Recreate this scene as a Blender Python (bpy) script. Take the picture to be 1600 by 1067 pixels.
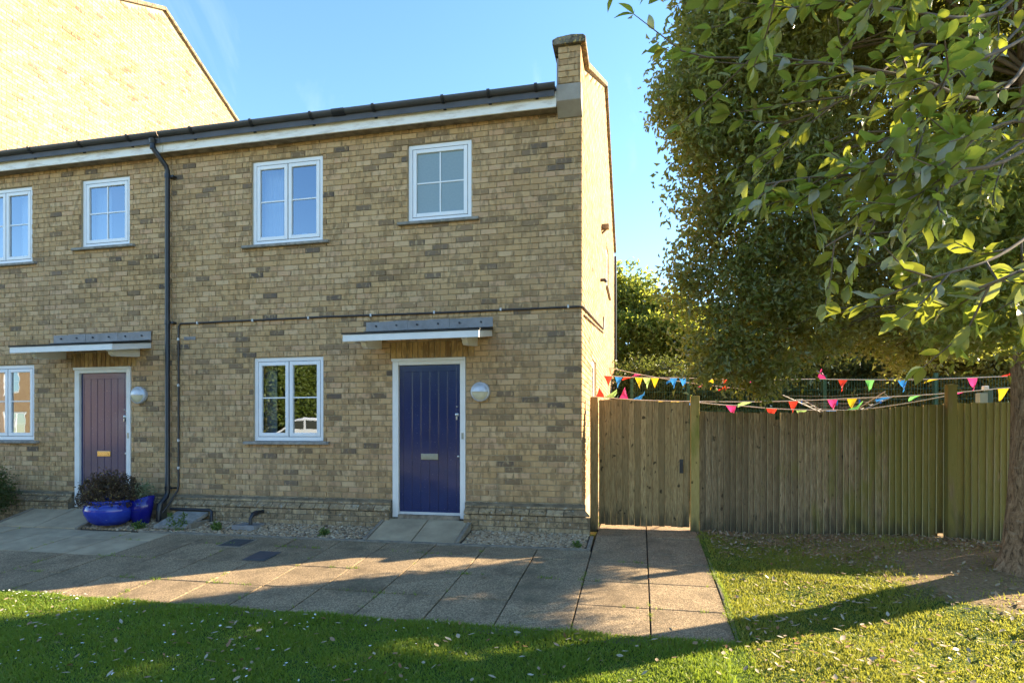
import bpy, math, random
import numpy as np
from mathutils import Vector, Matrix

for o in list(bpy.data.objects):
    bpy.data.objects.remove(o)
random.seed(7)
rng = np.random.default_rng(11)
S = bpy.context.scene
COL = S.collection

# ------------------------------------------------------------------ camera, sky, sun, exposure
YAW = math.atan(200 / 930.0)
CZ = 1.27
cam = bpy.data.cameras.new("camera")
cam.sensor_width = 36.0
cam.lens = 36.0 * 930 / 1600
cam.shift_y = 141.5 / 1600
cam.clip_start = 0.05
cam.clip_end = 2000
cam_o = bpy.data.objects.new("camera", cam)
COL.objects.link(cam_o)
cam_o.location = (0, 0, CZ)
cam_o.rotation_euler = (math.pi / 2, 0, YAW)
S.camera = cam_o

SUN_EL = math.radians(25.5)
SUN_PHI = math.radians(29)          # how far behind the house fronts the sun stands
sun_dir = Vector((math.cos(SUN_EL) * math.cos(SUN_PHI), math.cos(SUN_EL) * math.sin(SUN_PHI), math.sin(SUN_EL)))

world = bpy.data.worlds.new("World")
S.world = world
world.use_nodes = True
wn, wl = world.node_tree.nodes, world.node_tree.links
wn.clear()
w_out = wn.new("ShaderNodeOutputWorld")
w_bg = wn.new("ShaderNodeBackground")
w_sky = wn.new("ShaderNodeTexSky")
w_sky.sky_type = 'NISHITA'
w_sky.sun_disc = False
w_sky.sun_elevation = SUN_EL
w_sky.sun_rotation = math.pi / 2 - SUN_PHI
w_sky.altitude = 0
w_sky.air_density = 1.0
w_sky.dust_density = 0.0
w_sky.ozone_density = 2.2
w_bg.inputs["Strength"].default_value = 0.092
# thin cirrus all over the sky
w_tc = wn.new("ShaderNodeTexCoord")
w_map = wn.new("ShaderNodeMapping")
w_map.inputs["Scale"].default_value = (5.0, 2.2, 1.6)
w_map.inputs["Rotation"].default_value = (0.5, 0.2, 0.55)
w_noise = wn.new("ShaderNodeTexNoise")
w_noise.inputs["Scale"].default_value = 1.7
w_noise.inputs["Detail"].default_value = 7
w_noise.inputs["Roughness"].default_value = 0.55
w_noise.inputs["Distortion"].default_value = 0.4
w_ramp = wn.new("ShaderNodeMapRange")
w_ramp.inputs[1].default_value = 0.60
w_ramp.inputs[2].default_value = 0.85
w_ramp.inputs[3].default_value = 0.0
w_ramp.inputs[4].default_value = 0.16
w_mix = wn.new("ShaderNodeMix")
w_mix.data_type = 'RGBA'
wl.new(w_tc.outputs["Generated"], w_map.inputs["Vector"])
wl.new(w_map.outputs[0], w_noise.inputs["Vector"])
wl.new(w_noise.outputs["Fac"], w_ramp.inputs[0])
wl.new(w_ramp.outputs[0], w_mix.inputs[0])
w_hs = wn.new("ShaderNodeHueSaturation")
w_hs.inputs["Saturation"].default_value = 1.12
w_hs.inputs["Value"].default_value = 0.92
wl.new(w_sky.outputs[0], w_hs.inputs["Color"])
wl.new(w_hs.outputs[0], w_mix.inputs[6])
w_mix.inputs[7].default_value = (4.6, 4.8, 5.1, 1)
wl.new(w_mix.outputs[2], w_bg.inputs["Color"])
wl.new(w_bg.outputs[0], w_out.inputs["Surface"])

sun = bpy.data.lights.new("sun", 'SUN')
sun.energy = 4.2
sun.angle = math.radians(0.55)
sun.color = (1.0, 0.82, 0.58)
sun_o = bpy.data.objects.new("sun", sun)
COL.objects.link(sun_o)
sun_o.rotation_euler = (-sun_dir).to_track_quat('-Z', 'Y').to_euler()
sun_o.location = (20, 12, 15)

S.view_settings.view_transform = 'Standard'
S.view_settings.look = 'None'
S.view_settings.gamma = 1.0
S.view_settings.exposure = 2.5
S.view_settings.use_curve_mapping = False
S.render.engine = 'CYCLES'
S.cycles.max_bounces = 7
S.cycles.transparent_max_bounces = 12

# ------------------------------------------------------------------ helpers
ID = Matrix.Identity(4)

def world_loc(o):
    m = o.matrix_basis.copy()
    p = o.parent
    q = o
    while p is not None:
        m = p.matrix_basis @ q.matrix_parent_inverse @ m
        q, p = p, p.parent
    return m

def attach(o, parent):
    if parent is not None:
        o.parent = parent
        o.matrix_parent_inverse = world_loc(parent).inverted()
    return o

def tag(o, label=None, cat=None, group=None, kind=None):
    if label: o["label"] = label
    if cat: o["category"] = cat
    if group: o["group"] = group
    if kind: o["kind"] = kind
    return o

def thing(name, loc, label, cat, group=None):
    o = bpy.data.objects.new(name, None)
    o.empty_display_size = 0.1
    COL.objects.link(o)
    o.location = loc
    return tag(o, label, cat, group)

class MB:
    """collects faces; build() links them as one mesh object"""
    def __init__(s):
        s.v = []; s.f = []; s.smooth = []
    def add(s, vs, fs, smooth=False):
        b = len(s.v)
        s.v.extend([tuple(p) for p in vs])
        for f in fs:
            s.f.append(tuple(i + b for i in f)); s.smooth.append(smooth)
        return s
    def box(s, x0, x1, y0, y1, z0, z1):
        return s.add([(x0, y0, z0), (x1, y0, z0), (x1, y1, z0), (x0, y1, z0), (x0, y0, z1), (x1, y0, z1), (x1, y1, z1), (x0, y1, z1)],
                     [(0, 3, 2, 1), (4, 5, 6, 7), (0, 1, 5, 4), (1, 2, 6, 5), (2, 3, 7, 6), (3, 0, 4, 7)])
    def hexa(s, p):           # p: 4 bottom (ccw), 4 top
        return s.add(p, [(0, 3, 2, 1), (4, 5, 6, 7), (0, 1, 5, 4), (1, 2, 6, 5), (2, 3, 7, 6), (3, 0, 4, 7)])
    def prism(s, poly, axis, a, b):   # poly: 2D points; extruded along axis from a to b
        n = len(poly)
        def mk(p, t):
            return {'x': (t, p[0], p[1]), 'y': (p[0], t, p[1]), 'z': (p[0], p[1], t)}[axis]
        vs = [mk(p, a) for p in poly] + [mk(p, b) for p in poly]
        fs = [tuple(range(n))[::-1], tuple(range(n, 2 * n))] + [(i, (i + 1) % n, n + (i + 1) % n, n + i) for i in range(n)]
        return s.add(vs, fs)
    def tube(s, pts, rad, n=8, caps=True, smooth=True):
        pts = [Vector(p) for p in pts]
        if not hasattr(rad, '__len__'): rad = [rad] * len(pts)
        vs = []; fs = []
        up = Vector((0, 0, 1))
        pa = None
        for i, p in enumerate(pts):
            d = (pts[min(i + 1, len(pts) - 1)] - pts[max(i - 1, 0)]).normalized()
            if pa is None:
                a = d.cross(up)
                if a.length < 1e-3: a = d.cross(Vector((1, 0, 0)))
            else:
                a = pa - d * pa.dot(d)
                if a.length < 1e-4: a = d.cross(up)
            a.normalize(); pa = a
            b = d.cross(a)
            for k in range(n):
                t = 2 * math.pi * k / n
                vs.append(p + (a * math.cos(t) + b * math.sin(t)) * rad[i])
        for i in range(len(pts) - 1):
            for k in range(n):
                k2 = (k + 1) % n
                fs.append((i * n + k, i * n + k2, (i + 1) * n + k2, (i + 1) * n + k))
        s.add(vs, fs, smooth)
        if caps:
            m = (len(pts) - 1) * n
            s.add(vs[:n], [tuple(range(n))])
            s.add(vs[m:m + n], [tuple(range(n))[::-1]])
        return s
    def lathe(s, prof, c, n=28, smooth=True):
        vs = []; fs = []
        for (r, z) in prof:
            for k in range(n):
                t = 2 * math.pi * k / n
                vs.append((c[0] + r * math.cos(t), c[1] + r * math.sin(t), c[2] + z))
        for i in range(len(prof) - 1):
            for k in range(n):
                k2 = (k + 1) % n
                fs.append((i * n + k, i * n + k2, (i + 1) * n + k2, (i + 1) * n + k))
        return s.add(vs, fs, smooth)
    def build(s, name, mat, parent=None, bevel=0):
        return link_mesh(name, np.array(s.v, dtype=np.float64), s.f, mat, parent, s.smooth, bevel=bevel)

def link_mesh(name, v, faces, mat, parent=None, smooth=None, attr=None, bevel=0):
    v = np.asarray(v, dtype=np.float64)
    lo, hi = v.min(0), v.max(0)
    org = np.array([(lo[0] + hi[0]) / 2, (lo[1] + hi[1]) / 2, lo[2]])
    me = bpy.data.meshes.new(name)
    vv = v - org
    if isinstance(faces, np.ndarray):
        nv, nf, k = len(vv), len(faces), faces.shape[1]
        me.vertices.add(nv); me.vertices.foreach_set("co", vv.astype(np.float32).ravel())
        me.loops.add(nf * k); me.loops.foreach_set("vertex_index", faces.astype(np.int32).ravel())
        me.polygons.add(nf); me.polygons.foreach_set("loop_start", np.arange(0, nf * k, k, dtype=np.int32))
        me.update(calc_edges=True)
    else:
        me.from_pydata([tuple(p) for p in vv], [], faces)
    if smooth is not None:
        if isinstance(smooth, bool): smooth = [smooth] * len(me.polygons)
        me.polygons.foreach_set("use_smooth", np.array(smooth, dtype=bool))
    if attr is not None:
        a = me.attributes.new("rnd", 'FLOAT', 'FACE')
        a.data.foreach_set("value", np.asarray(attr, dtype=np.float32))
    for m in (mat if isinstance(mat, (list, tuple)) else [mat]):
        me.materials.append(m)
    me.validate()
    o = bpy.data.objects.new(name, me)
    COL.objects.link(o)
    o.location = org
    if bevel:
        b = o.modifiers.new("bevel", 'BEVEL'); b.width = bevel; b.segments = 2; b.limit_method = 'ANGLE'
    return attach(o, parent)

def inst(name, me, mtx, parent=None):
    o = bpy.data.objects.new(name, me)
    COL.objects.link(o)
    o.matrix_basis = mtx
    return attach(o, parent)

def sm(a, b, x):
    t = min(1, max(0, (x - a) / (b - a)))
    return t * t * (3 - 2 * t)

def gz(X, Y):
    """ground height: the paving falls from the house towards the lawn"""
    if Y >= 7.47: z = 0.0
    elif Y >= 3.6: z = -0.1 * (7.47 - Y)
    else: z = -0.387 - 0.25 * (1 - math.exp(-(3.6 - Y) * 0.4))
    if Y < 1: z += (0.3 - z) * sm(-1, 9, 1 - Y)
    return z

# ------------------------------------------------------------------ materials
class NT:
    def __init__(s, name):
        s.m = bpy.data.materials.new(name); s.m.use_nodes = True
        s.n = s.m.node_tree.nodes; s.l = s.m.node_tree.links
        s.n.clear()
        s.out = s.n.new("ShaderNodeOutputMaterial")
        s.b = s.n.new("ShaderNodeBsdfPrincipled")
        s.l.new(s.b.outputs[0], s.out.inputs[0])
        s._pos = None
    def pos(s):
        if s._pos is None:
            s._pos = s.n.new("ShaderNodeNewGeometry").outputs["Position"]
        return s._pos
    def noise(s, scale, detail=4, rough=0.55, vec=None, stretch=None, dist=0.0):
        v = vec if vec is not None else s.pos()
        if stretch:
            mp = s.n.new("ShaderNodeMapping"); mp.inputs["Scale"].default_value = stretch
            s.l.new(v, mp.inputs["Vector"]); v = mp.outputs[0]
        t = s.n.new("ShaderNodeTexNoise")
        t.inputs["Scale"].default_value = scale; t.inputs["Detail"].default_value = detail
        t.inputs["Roughness"].default_value = rough; t.inputs["Distortion"].default_value = dist
        s.l.new(v, t.inputs["Vector"])
        return t.outputs["Fac"]
    def rng(s, src, a, b, c=0.0, d=1.0):
        t = s.n.new("ShaderNodeMapRange")
        for i, x in enumerate((a, b, c, d)): t.inputs[i + 1].default_value = x
        s.l.new(src, t.inputs[0]); return t.outputs[0]
    def ramp(s, src, stops, const=False):
        t = s.n.new("ShaderNodeValToRGB"); e = t.color_ramp.elements
        if const: t.color_ramp.interpolation = 'CONSTANT'
        while len(e) < len(stops): e.new(0.5)
        for i, (p, c) in enumerate(stops):
            e[i].position = p; e[i].color = (*c, 1)
        s.l.new(src, t.inputs[0]); return t.outputs[0]
    def mix(s, fac, a, b, mode='MIX'):
        t = s.n.new("ShaderNodeMix"); t.data_type = 'RGBA'; t.blend_type = mode
        for i, x in ((0, fac), (6, a), (7, b)):
            if isinstance(x, (int, float)): t.inputs[i].default_value = x
            elif isinstance(x, tuple): t.inputs[i].default_value = (*x, 1)
            else: s.l.new(x, t.inputs[i])
        return t.outputs[2]
    def math(s, op, a, b=None):
        t = s.n.new("ShaderNodeMath"); t.operation = op
        for i, x in enumerate((a, b)):
            if x is None: continue
            if isinstance(x, (int, float)): t.inputs[i].default_value = x
            else: s.l.new(x, t.inputs[i])
        return t.outputs[0]
    def rnd(s):
        a = s.n.new("ShaderNodeAttribute"); a.attribute_name = "rnd"
        o = s.n.new("ShaderNodeObjectInfo")
        return s.math('FRACT', s.math('ADD', a.outputs["Fac"], o.outputs["Random"]))
    def xyz(s):
        t = s.n.new("ShaderNodeSeparateXYZ"); s.l.new(s.pos(), t.inputs[0]); return t.outputs
    def bump(s, h, strength=0.4, dist=0.01):
        t = s.n.new("ShaderNodeBump"); t.inputs["Strength"].default_value = strength; t.inputs["Distance"].default_value = dist
        s.l.new(h, t.inputs["Height"]); s.l.new(t.outputs[0], s.b.inputs["Normal"]); return s
    def set(s, col=None, rough=None, metal=None, spec=None):
        for k, x in (("Base Color", col), ("Roughness", rough), ("Metallic", metal), ("Specular IOR Level", spec)):
            if x is None: continue
            if isinstance(x, (int, float)): s.b.inputs[k].default_value = x
            elif isinstance(x, tuple): s.b.inputs[k].default_value = (*x, 1)
            else: s.l.new(x, s.b.inputs[k])
        return s

def simple(name, c1, c2=None, scale=8, rough=0.6, metal=0, bump=0, bscale=40, spec=0.4, stretch=None):
    t = NT(name)
    c2 = c2 or tuple(x * 0.8 for x in c1)
    t.set(t.ramp(t.noise(scale, 5, 0.6, stretch=stretch), [(0.3, c2), (0.7, c1)]), rough, metal, spec)
    if bump: t.bump(t.noise(bscale, 4, stretch=stretch), bump, 0.006)
    return t.m

def brick_mat(name, stops, blotch=(0.22, 0.14, 0.065), moss=False, bl=0.58):
    t = NT(name)
    r = t.rnd()
    c = t.ramp(r, stops)
    b1 = t.noise(13, 2, 0.5, stretch=(1.5, 1.5, 0.55))
    c = t.mix(t.rng(b1, 0.50, 0.60, 0, bl), c, blotch)
    b2 = t.noise(15, 2, 0.5, stretch=(1.5, 1.5, 0.7))
    c = t.mix(t.rng(b2, 0.56, 0.66, 0, 0.55), c, (0.68, 0.49, 0.25))
    grain = t.noise(170, 3, 0.7)
    c = t.mix(t.rng(grain, 0.3, 0.7, 0.0, 0.22), c, (0.18, 0.12, 0.07))
    wash = t.noise(0.7, 4, 0.6)
    c = t.mix(t.rng(wash, 0.4, 0.75, 0, 0.22), c, (0.50, 0.36, 0.25))
    zz_ = t.xyz()[2]
    st = t.math('ADD', t.rng(zz_, 0.3, 1.3, 0.16, -0.12), t.noise(3.2, 5, 0.65, stretch=(2.2, 2.2, 0.35)))
    c = t.mix(t.rng(st, 0.56, 0.80, 0, 0.5), c, (0.20, 0.145, 0.085))
    if moss:
        m = t.rng(t.noise(14, 5, 0.7), 0.5, 0.66, 0, 0.85)
        c = t.mix(m, c, (0.055, 0.05, 0.032))
        m2 = t.rng(t.noise(23, 4, 0.6), 0.60, 0.68, 0, 0.8)
        c = t.mix(m2, c, (0.42, 0.40, 0.33))
    t.set(c, 0.92, 0, 0.2)
    t.bump(t.noise(95, 5, 0.7), 0.55, 0.006)
    return t.m

B_STOPS = [(0.0, (0.11, 0.088, 0.07)), (0.03, (0.20, 0.14, 0.085)), (0.10, (0.37, 0.235, 0.11)), (0.24, (0.50, 0.315, 0.145)), (0.42, (0.60, 0.39, 0.185)),
           (0.58, (0.52, 0.325, 0.145)), (0.74, (0.65, 0.445, 0.24)), (0.88, (0.59, 0.365, 0.20)), (1.0, (0.42, 0.26, 0.12))]
M = {}
M['brick'] = brick_mat("stock_brick", B_STOPS)
M['brick_plinth'] = brick_mat("plinth_brick", [(0, (0.24, 0.17, 0.095)), (0.5, (0.40, 0.285, 0.145)), (1, (0.50, 0.38, 0.22))], moss=True)
M['brick_soldier'] = brick_mat("soldier_brick", [(0, (0.22, 0.12, 0.04)), (0.4, (0.50, 0.31, 0.11)), (1, (0.58, 0.38, 0.15))])
M['brick_red'] = brick_mat("orange_brick", [(0, (0.47, 0.31, 0.17)), (0.5, (0.55, 0.39, 0.24)), (1, (0.58, 0.43, 0.29))], blotch=(0.25, 0.10, 0.05), bl=0.3)
M['mortar'] = simple("mortar", (0.50, 0.40, 0.26), (0.33, 0.255, 0.155), 2.2, 0.95, bump=0.5, bscale=120, spec=0.1)
M['mortar_dark'] = simple("damp_mortar", (0.24, 0.20, 0.14), (0.10, 0.085, 0.06), 6, 0.95, bump=0.5, bscale=120, spec=0.1)
M['upvc'] = simple("white_upvc", (0.86, 0.86, 0.85), (0.80, 0.80, 0.79), 3, 0.35)
M['white_paint'] = simple("white_paint", (0.82, 0.81, 0.77), (0.72, 0.71, 0.67), 5, 0.45)
M['gasket'] = simple("black_gasket", (0.03, 0.03, 0.035), None, 8, 0.6)
t = NT("fascia_paint")
c = t.mix(t.rng(t.noise(6, 6, 0.7, stretch=(0.6, 1, 3)), 0.48, 0.7, 0, 0.7), (0.84, 0.80, 0.72), (0.45, 0.36, 0.25))
M['fascia'] = t.set(c, 0.55).m
M['soffit'] = simple("soffit", (0.34, 0.28, 0.20), (0.12, 0.09, 0.06), 9, 0.8)
M['black_plastic'] = simple("black_pvc", (0.028, 0.03, 0.036), (0.018, 0.019, 0.022), 6, 0.32)
M['gutter'] = simple("grey_gutter", (0.085, 0.085, 0.088), (0.055, 0.055, 0.058), 2, 0.3)
M['cable'] = simple("dark_cable", (0.05, 0.042, 0.038), None, 9, 0.5)
M['clip'] = simple("pale_clip", (0.65, 0.65, 0.63), None, 9, 0.4)
M['stone'] = simple("sill_stone", (0.36, 0.33, 0.28), (0.16, 0.15, 0.13), 14, 0.9, bump=0.5, bscale=60)
M['kneeler'] = simple("kneeler_stone", (0.40, 0.36, 0.30), (0.31, 0.27, 0.22), 6, 0.9, bump=0.3, bscale=80)
t = NT("coping_stone")
c = t.ramp(t.noise(9, 6, 0.7), [(0.3, (0.06, 0.055, 0.045)), (0.5, (0.20, 0.17, 0.12)), (0.7, (0.38, 0.31, 0.20))])
c = t.mix(t.rng(t.noise(30, 4), 0.58, 0.64, 0, 0.9), c, (0.52, 0.38, 0.12))
M['coping'] = t.set(c, 0.95, 0, 0.15).bump(t.noise(35, 6, 0.7), 0.9, 0.02).m
M['slate'] = simple("roof_slate", (0.10, 0.10, 0.11), (0.06, 0.06, 0.065), 3, 0.6)
M['lead'] = simple("lead_flashing", (0.30, 0.285, 0.27), (0.19, 0.18, 0.17), 7, 0.55, metal=0.0, bump=0.3, bscale=25)
M['felt'] = simple("roof_felt", (0.055, 0.055, 0.05), (0.03, 0.03, 0.028), 12, 0.9)

def door_mat(name, c1, c2):
    t = NT(name)
    c = t.mix(t.rng(t.noise(3, 5, 0.65, stretch=(1, 1, 0.5)), 0.35, 0.7), c1, c2)
    c = t.mix(t.rng(t.noise(60, 3), 0.66, 0.74, 0, 0.35), c, (0.25, 0.27, 0.33))
    t.set(c, 0.19, 0, 0.5)
    t.b.inputs["Coat Weight"].default_value = 0.5
    t.b.inputs["Coat IOR"].default_value = 1.52
    t.b.inputs["Coat Roughness"].default_value = 0.09
    return t.bump(t.noise(11, 3, stretch=(1, 1, 0.4)), 0.06, 0.01).m
M['door'] = door_mat("navy_door", (0.006, 0.016, 0.085), (0.009, 0.024, 0.11))
M['groove'] = simple("door_groove", (0.10, 0.09, 0.11), None, 8, 0.5)
M['brass'] = simple("brass", (0.62, 0.47, 0.22), (0.5, 0.38, 0.18), 30, 0.25, metal=1)
M['steel'] = simple("steel", (0.62, 0.62, 0.60), (0.5, 0.5, 0.48), 30, 0.28, metal=1)
M['nickel'] = simple("aged_nickel", (0.42, 0.42, 0.34), (0.34, 0.34, 0.28), 30, 0.35, metal=0.7)
M['lamp_shell'] = simple("lamp_aluminium", (0.62, 0.64, 0.67), (0.52, 0.54, 0.57), 10, 0.4, metal=0.3)
M['lamp_lens'] = simple("lamp_lens", (0.66, 0.60, 0.40), (0.58, 0.52, 0.34), 6, 0.25)

def glass_mat(name, tint, refl, dirt=0.0):
    t = NT(name)
    t.n.remove(t.b)
    gl = t.n.new("ShaderNodeBsdfGlossy"); gl.inputs["Roughness"].default_value = 0.0
    gl.inputs["Color"].default_value = (0.80, 0.90, 1, 1)
    tr = t.n.new("ShaderNodeBsdfTransparent"); tr.inputs["Color"].default_value = (*tint, 1)
    fr = t.n.new("ShaderNodeFresnel"); fr.inputs["IOR"].default_value = 1.5
    f2 = t.math('MAXIMUM', t.math('MULTIPLY', fr.outputs[0], 3.0), refl)
    f2 = t.math('MINIMUM', f2, 0.9)
    mx = t.n.new("ShaderNodeMixShader")
    t.l.new(f2, mx.inputs[0]); t.l.new(tr.outputs[0], mx.inputs[1]); t.l.new(gl.outputs[0], mx.inputs[2])
    bp = t.n.new("ShaderNodeBump"); bp.inputs["Strength"].default_value = 0.05; bp.inputs["Distance"].default_value = 0.01
    t.l.new(t.noise(2.5, 2), bp.inputs["Height"]); t.l.new(bp.outputs[0], gl.inputs["Normal"])
    t.l.new(mx.outputs[0], t.out.inputs[0])
    return t.m
M['glass'] = glass_mat("window_glass", (0.62, 0.70, 0.74), 0.27)
t = NT("frosted_glass")
t.set(t.ramp(t.noise(40, 3), [(0.3, (0.23, 0.30, 0.31)), (0.7, (0.26, 0.33, 0.34))]), 0.28, 0, 0.6)
M['frost'] = t.bump(t.noise(220, 2), 0.12, 0.003).m
M['curtain'] = simple("white_curtain", (0.72, 0.73, 0.76), (0.62, 0.63, 0.67), 3, 0.9)
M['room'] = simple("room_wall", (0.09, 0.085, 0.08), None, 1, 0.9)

def wood_mat(name, c_dark, c_mid, c_light, moss, xgrad):
    t = NT(name)
    r = t.rnd()
    g = t.noise(7, 6, 0.65, stretch=(14, 14, 1.1), dist=0.6)
    c = t.ramp(g, [(0.32, c_dark), (0.5, c_mid), (0.68, c_light)])
    c = t.mix(t.rng(r, 0, 1, 0, 0.8), c, tuple(x * 0.5 for x in c_mid))
    k = t.noise(17, 2, 0.4, stretch=(1, 1, 0.7))
    c = t.mix(t.rng(k, 0.68, 0.74, 0, 0.85), c, tuple(x * 0.25 for x in c_dark))
    x, y, z = t.xyz()
    n1 = t.noise(2.2, 4, 0.6, stretch=(1.6, 1, 0.5))
    mo = t.math('MULTIPLY', t.rng(t.math('ADD', n1, t.rng(x, xgrad[0], xgrad[1], -0.25, 0.22)), 0.43, 0.57, 0, 1), 0.8)
    c = t.mix(mo, c, moss)
    damp = t.math('ADD', t.rng(z, 0.0, 0.55, 0.35, -0.2), t.noise(5, 4, stretch=(2, 1, 0.6)))
    c = t.mix(t.rng(damp, 0.55, 0.85, 0, 0.75), c, (0.05, 0.045, 0.028))
    return t.set(c, 0.88, 0, 0.2).bump(g, 0.5, 0.006).m
M['fence'] = wood_mat("fence_wood", (0.10, 0.07, 0.038), (0.27, 0.19, 0.105), (0.50, 0.38, 0.23), (0.165, 0.15, 0.03), (1.1, 3.7))
M['gate'] = wood_mat("gate_wood", (0.13, 0.09, 0.045), (0.40, 0.275, 0.12), (0.58, 0.43, 0.21), (0.27, 0.225, 0.10), (0.2, 2.2))
M['fence_edge'] = simple("lit_board_edge", (0.72, 0.60, 0.36), (0.50, 0.44, 0.17), 3, 0.8, stretch=(1, 1, 0.3))  # pale edge colour paints in the sunlight leaking between the boards
M['post'] = wood_mat("post_wood", (0.34, 0.25, 0.08), (0.48, 0.36, 0.12), (0.55, 0.42, 0.16), (0.17, 0.18, 0.03), (0.0, 3.0))

def aggregate(name, c1, c2, c3):
    t = NT(name)
    r = t.rnd()
    v = t.n.new("ShaderNodeTexVoronoi"); v.inputs["Scale"].default_value = 110
    t.l.new(t.pos(), v.inputs["Vector"])
    bw = t.n.new("ShaderNodeRGBToBW"); t.l.new(v.outputs["Color"], bw.inputs[0])
    c = t.ramp(bw.outputs[0], [(0.15, c1), (0.5, c2), (0.85, c3)])
    c = t.mix(t.rng(r, 0, 1, 0, 0.45), c, c1)
    c = t.mix(t.rng(t.noise(3.0, 6, 0.7), 0.46, 0.70, 0, 0.65), c, tuple(x * 0.5 for x in c1))
    c = t.mix(t.rng(t.noise(1.6, 6, 0.75), 0.56, 0.74, 0, 0.5), c, (0.075, 0.085, 0.045))
    t.set(c, 0.9, 0, 0.25)
    return t.bump(v.outputs["Distance"], 0.7, 0.004).m
M['slab'] = aggregate("exposed_aggregate", (0.17, 0.124, 0.074), (0.30, 0.222, 0.132), (0.49, 0.36, 0.21))
M['slab_pale'] = simple("smooth_concrete", (0.46, 0.36, 0.225), (0.29, 0.225, 0.14), 4, 0.9, bump=0.5, bscale=70)
M['slab_joint'] = simple("joint_dirt", (0.045, 0.04, 0.03), (0.02, 0.02, 0.014), 20, 0.95)
M['kerb'] = simple("edging_concrete", (0.30, 0.25, 0.18), (0.16, 0.135, 0.10), 9, 0.9, bump=0.5, bscale=60)
M['iron'] = simple("manhole_iron", (0.055, 0.055, 0.055), (0.03, 0.03, 0.03), 25, 0.6)
M['iron_blue'] = simple("plastic_cover", (0.06, 0.07, 0.085), None, 25, 0.5)
M['pebble'] = None
t = NT("pebbles")
c = t.ramp(t.rnd(), [(0, (0.12, 0.08, 0.045)), (0.3, (0.38, 0.25, 0.13)), (0.55, (0.50, 0.36, 0.21)), (0.75, (0.20, 0.145, 0.09)), (1, (0.58, 0.47, 0.32))])
M['pebble'] = t.set(c, 0.8).bump(t.noise(120, 2), 0.3, 0.003).m
M['bed'] = simple("bed_soil", (0.12, 0.09, 0.06), (0.06, 0.045, 0.03), 30, 0.95, bump=0.6, bscale=80)

t = NT("lawn_soil")
x, y, z = t.xyz()
n = t.noise(1.3, 5, 0.6)
c = t.ramp(t.noise(35, 5, 0.7), [(0.3, (0.15, 0.105, 0.055)), (0.55, (0.28, 0.20, 0.11)), (0.75, (0.38, 0.28, 0.165))])
g = t.ramp(t.noise(28, 5, 0.7), [(0.3, (0.04, 0.07, 0.012)), (0.7, (0.085, 0.13, 0.025))])
soil = t.math('ADD', t.math('ADD', t.rng(y, 4.6, 7.4, -0.3, 0.3), t.rng(x, 0.8, 3.0, -0.3, 0.15)), n)
c = t.mix(t.rng(soil, 0.42, 0.58), g, c)
M['lawn'] = t.set(c, 0.95, 0, 0.1).bump(t.noise(45, 5, 0.7), 0.7, 0.02).m
M['far_ground'] = M['lawn']

def leaf_mat(name, c1, c2, under, trans, rough=0.42, tw=0.38, spec=0.45, yellow=None, pale=None):
    t = NT(name)
    r = t.rnd()
    c = t.mix(r, c1, c2)
    if 'grass' in name: c = t.mix(t.rng(t.noise(2.6, 4, 0.6), 0.42, 0.68, 0, 0.55), c, tuple(0.5 * x + 0.5 * y for x, y in zip(c2, (0.26, 0.24, 0.06))))
    if pale: c = t.mix(t.rng(t.noise(85, 4, 0.6), 0.60, 0.68, 0, 0.7), c, (0.13, 0.085, 0.03))
    if yellow: c = t.mix(t.rng(r, 0.88, 0.97), c, yellow)
    c = t.mix(t.rng(t.noise(25, 3), 0.55, 0.75, 0, 0.35), c, tuple(x * 0.6 for x in c1))
    ge = t.n.new("ShaderNodeNewGeometry")
    if pale:
        under = t.mix(t.rng(t.math('FRACT', t.math('MULTIPLY', r, 7.3)), 0.55, 0.8), under, pale)
    c = t.mix(ge.outputs["Backfacing"], c, under)
    t.set(c, rough, 0, spec)
    tl = t.n.new("ShaderNodeBsdfTranslucent")
    tc = t.mix(t.rng(r, 0, 1, 0, 0.5), trans, tuple(x * 0.55 for x in trans))
    t.l.new(tc, tl.inputs["Color"])
    mx = t.n.new("ShaderNodeMixShader"); mx.inputs[0].default_value = tw
    t.l.new(t.b.outputs[0], mx.inputs[1]); t.l.new(tl.outputs[0], mx.inputs[2])
    t.l.new(mx.outputs[0], t.out.inputs[0])
    return t.m
M['oak_leaf'] = leaf_mat("oak_leaf", (0.075, 0.11, 0.026), (0.19, 0.21, 0.055), (0.22, 0.24, 0.10), (0.50, 0.52, 0.07), 0.3, 0.42, 0.45, yellow=(0.20, 0.15, 0.04))
M['near_leaf'] = leaf_mat("near_oak_leaf", (0.08, 0.115, 0.022), (0.155, 0.19, 0.035), (0.19, 0.22, 0.075), (0.46, 0.50, 0.05), 0.38, 0.5, yellow=(0.14, 0.09, 0.05), pale=(0.34, 0.36, 0.30))
M['bush_leaf'] = leaf_mat("bush_leaf", (0.06, 0.10, 0.02), (0.14, 0.18, 0.035), (0.15, 0.19, 0.06), (0.55, 0.60, 0.08), 0.45, 0.5)
M['dark_leaf'] = leaf_mat("dark_leaf", (0.035, 0.06, 0.016), (0.085, 0.115, 0.025), (0.09, 0.11, 0.05), (0.2, 0.24, 0.04), 0.45)
M['gold_leaf'] = leaf_mat("gold_leaf", (0.10, 0.10, 0.015), (0.20, 0.17, 0.02), (0.16, 0.15, 0.05), (0.5, 0.42, 0.05), 0.5)
M['grass'] = leaf_mat("grass_blade", (0.09, 0.18, 0.018), (0.20, 0.275, 0.03), (0.12, 0.20, 0.024), (0.44, 0.56, 0.055), 0.5, 0.40, 0.3, yellow=(0.34, 0.28, 0.10))
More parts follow.
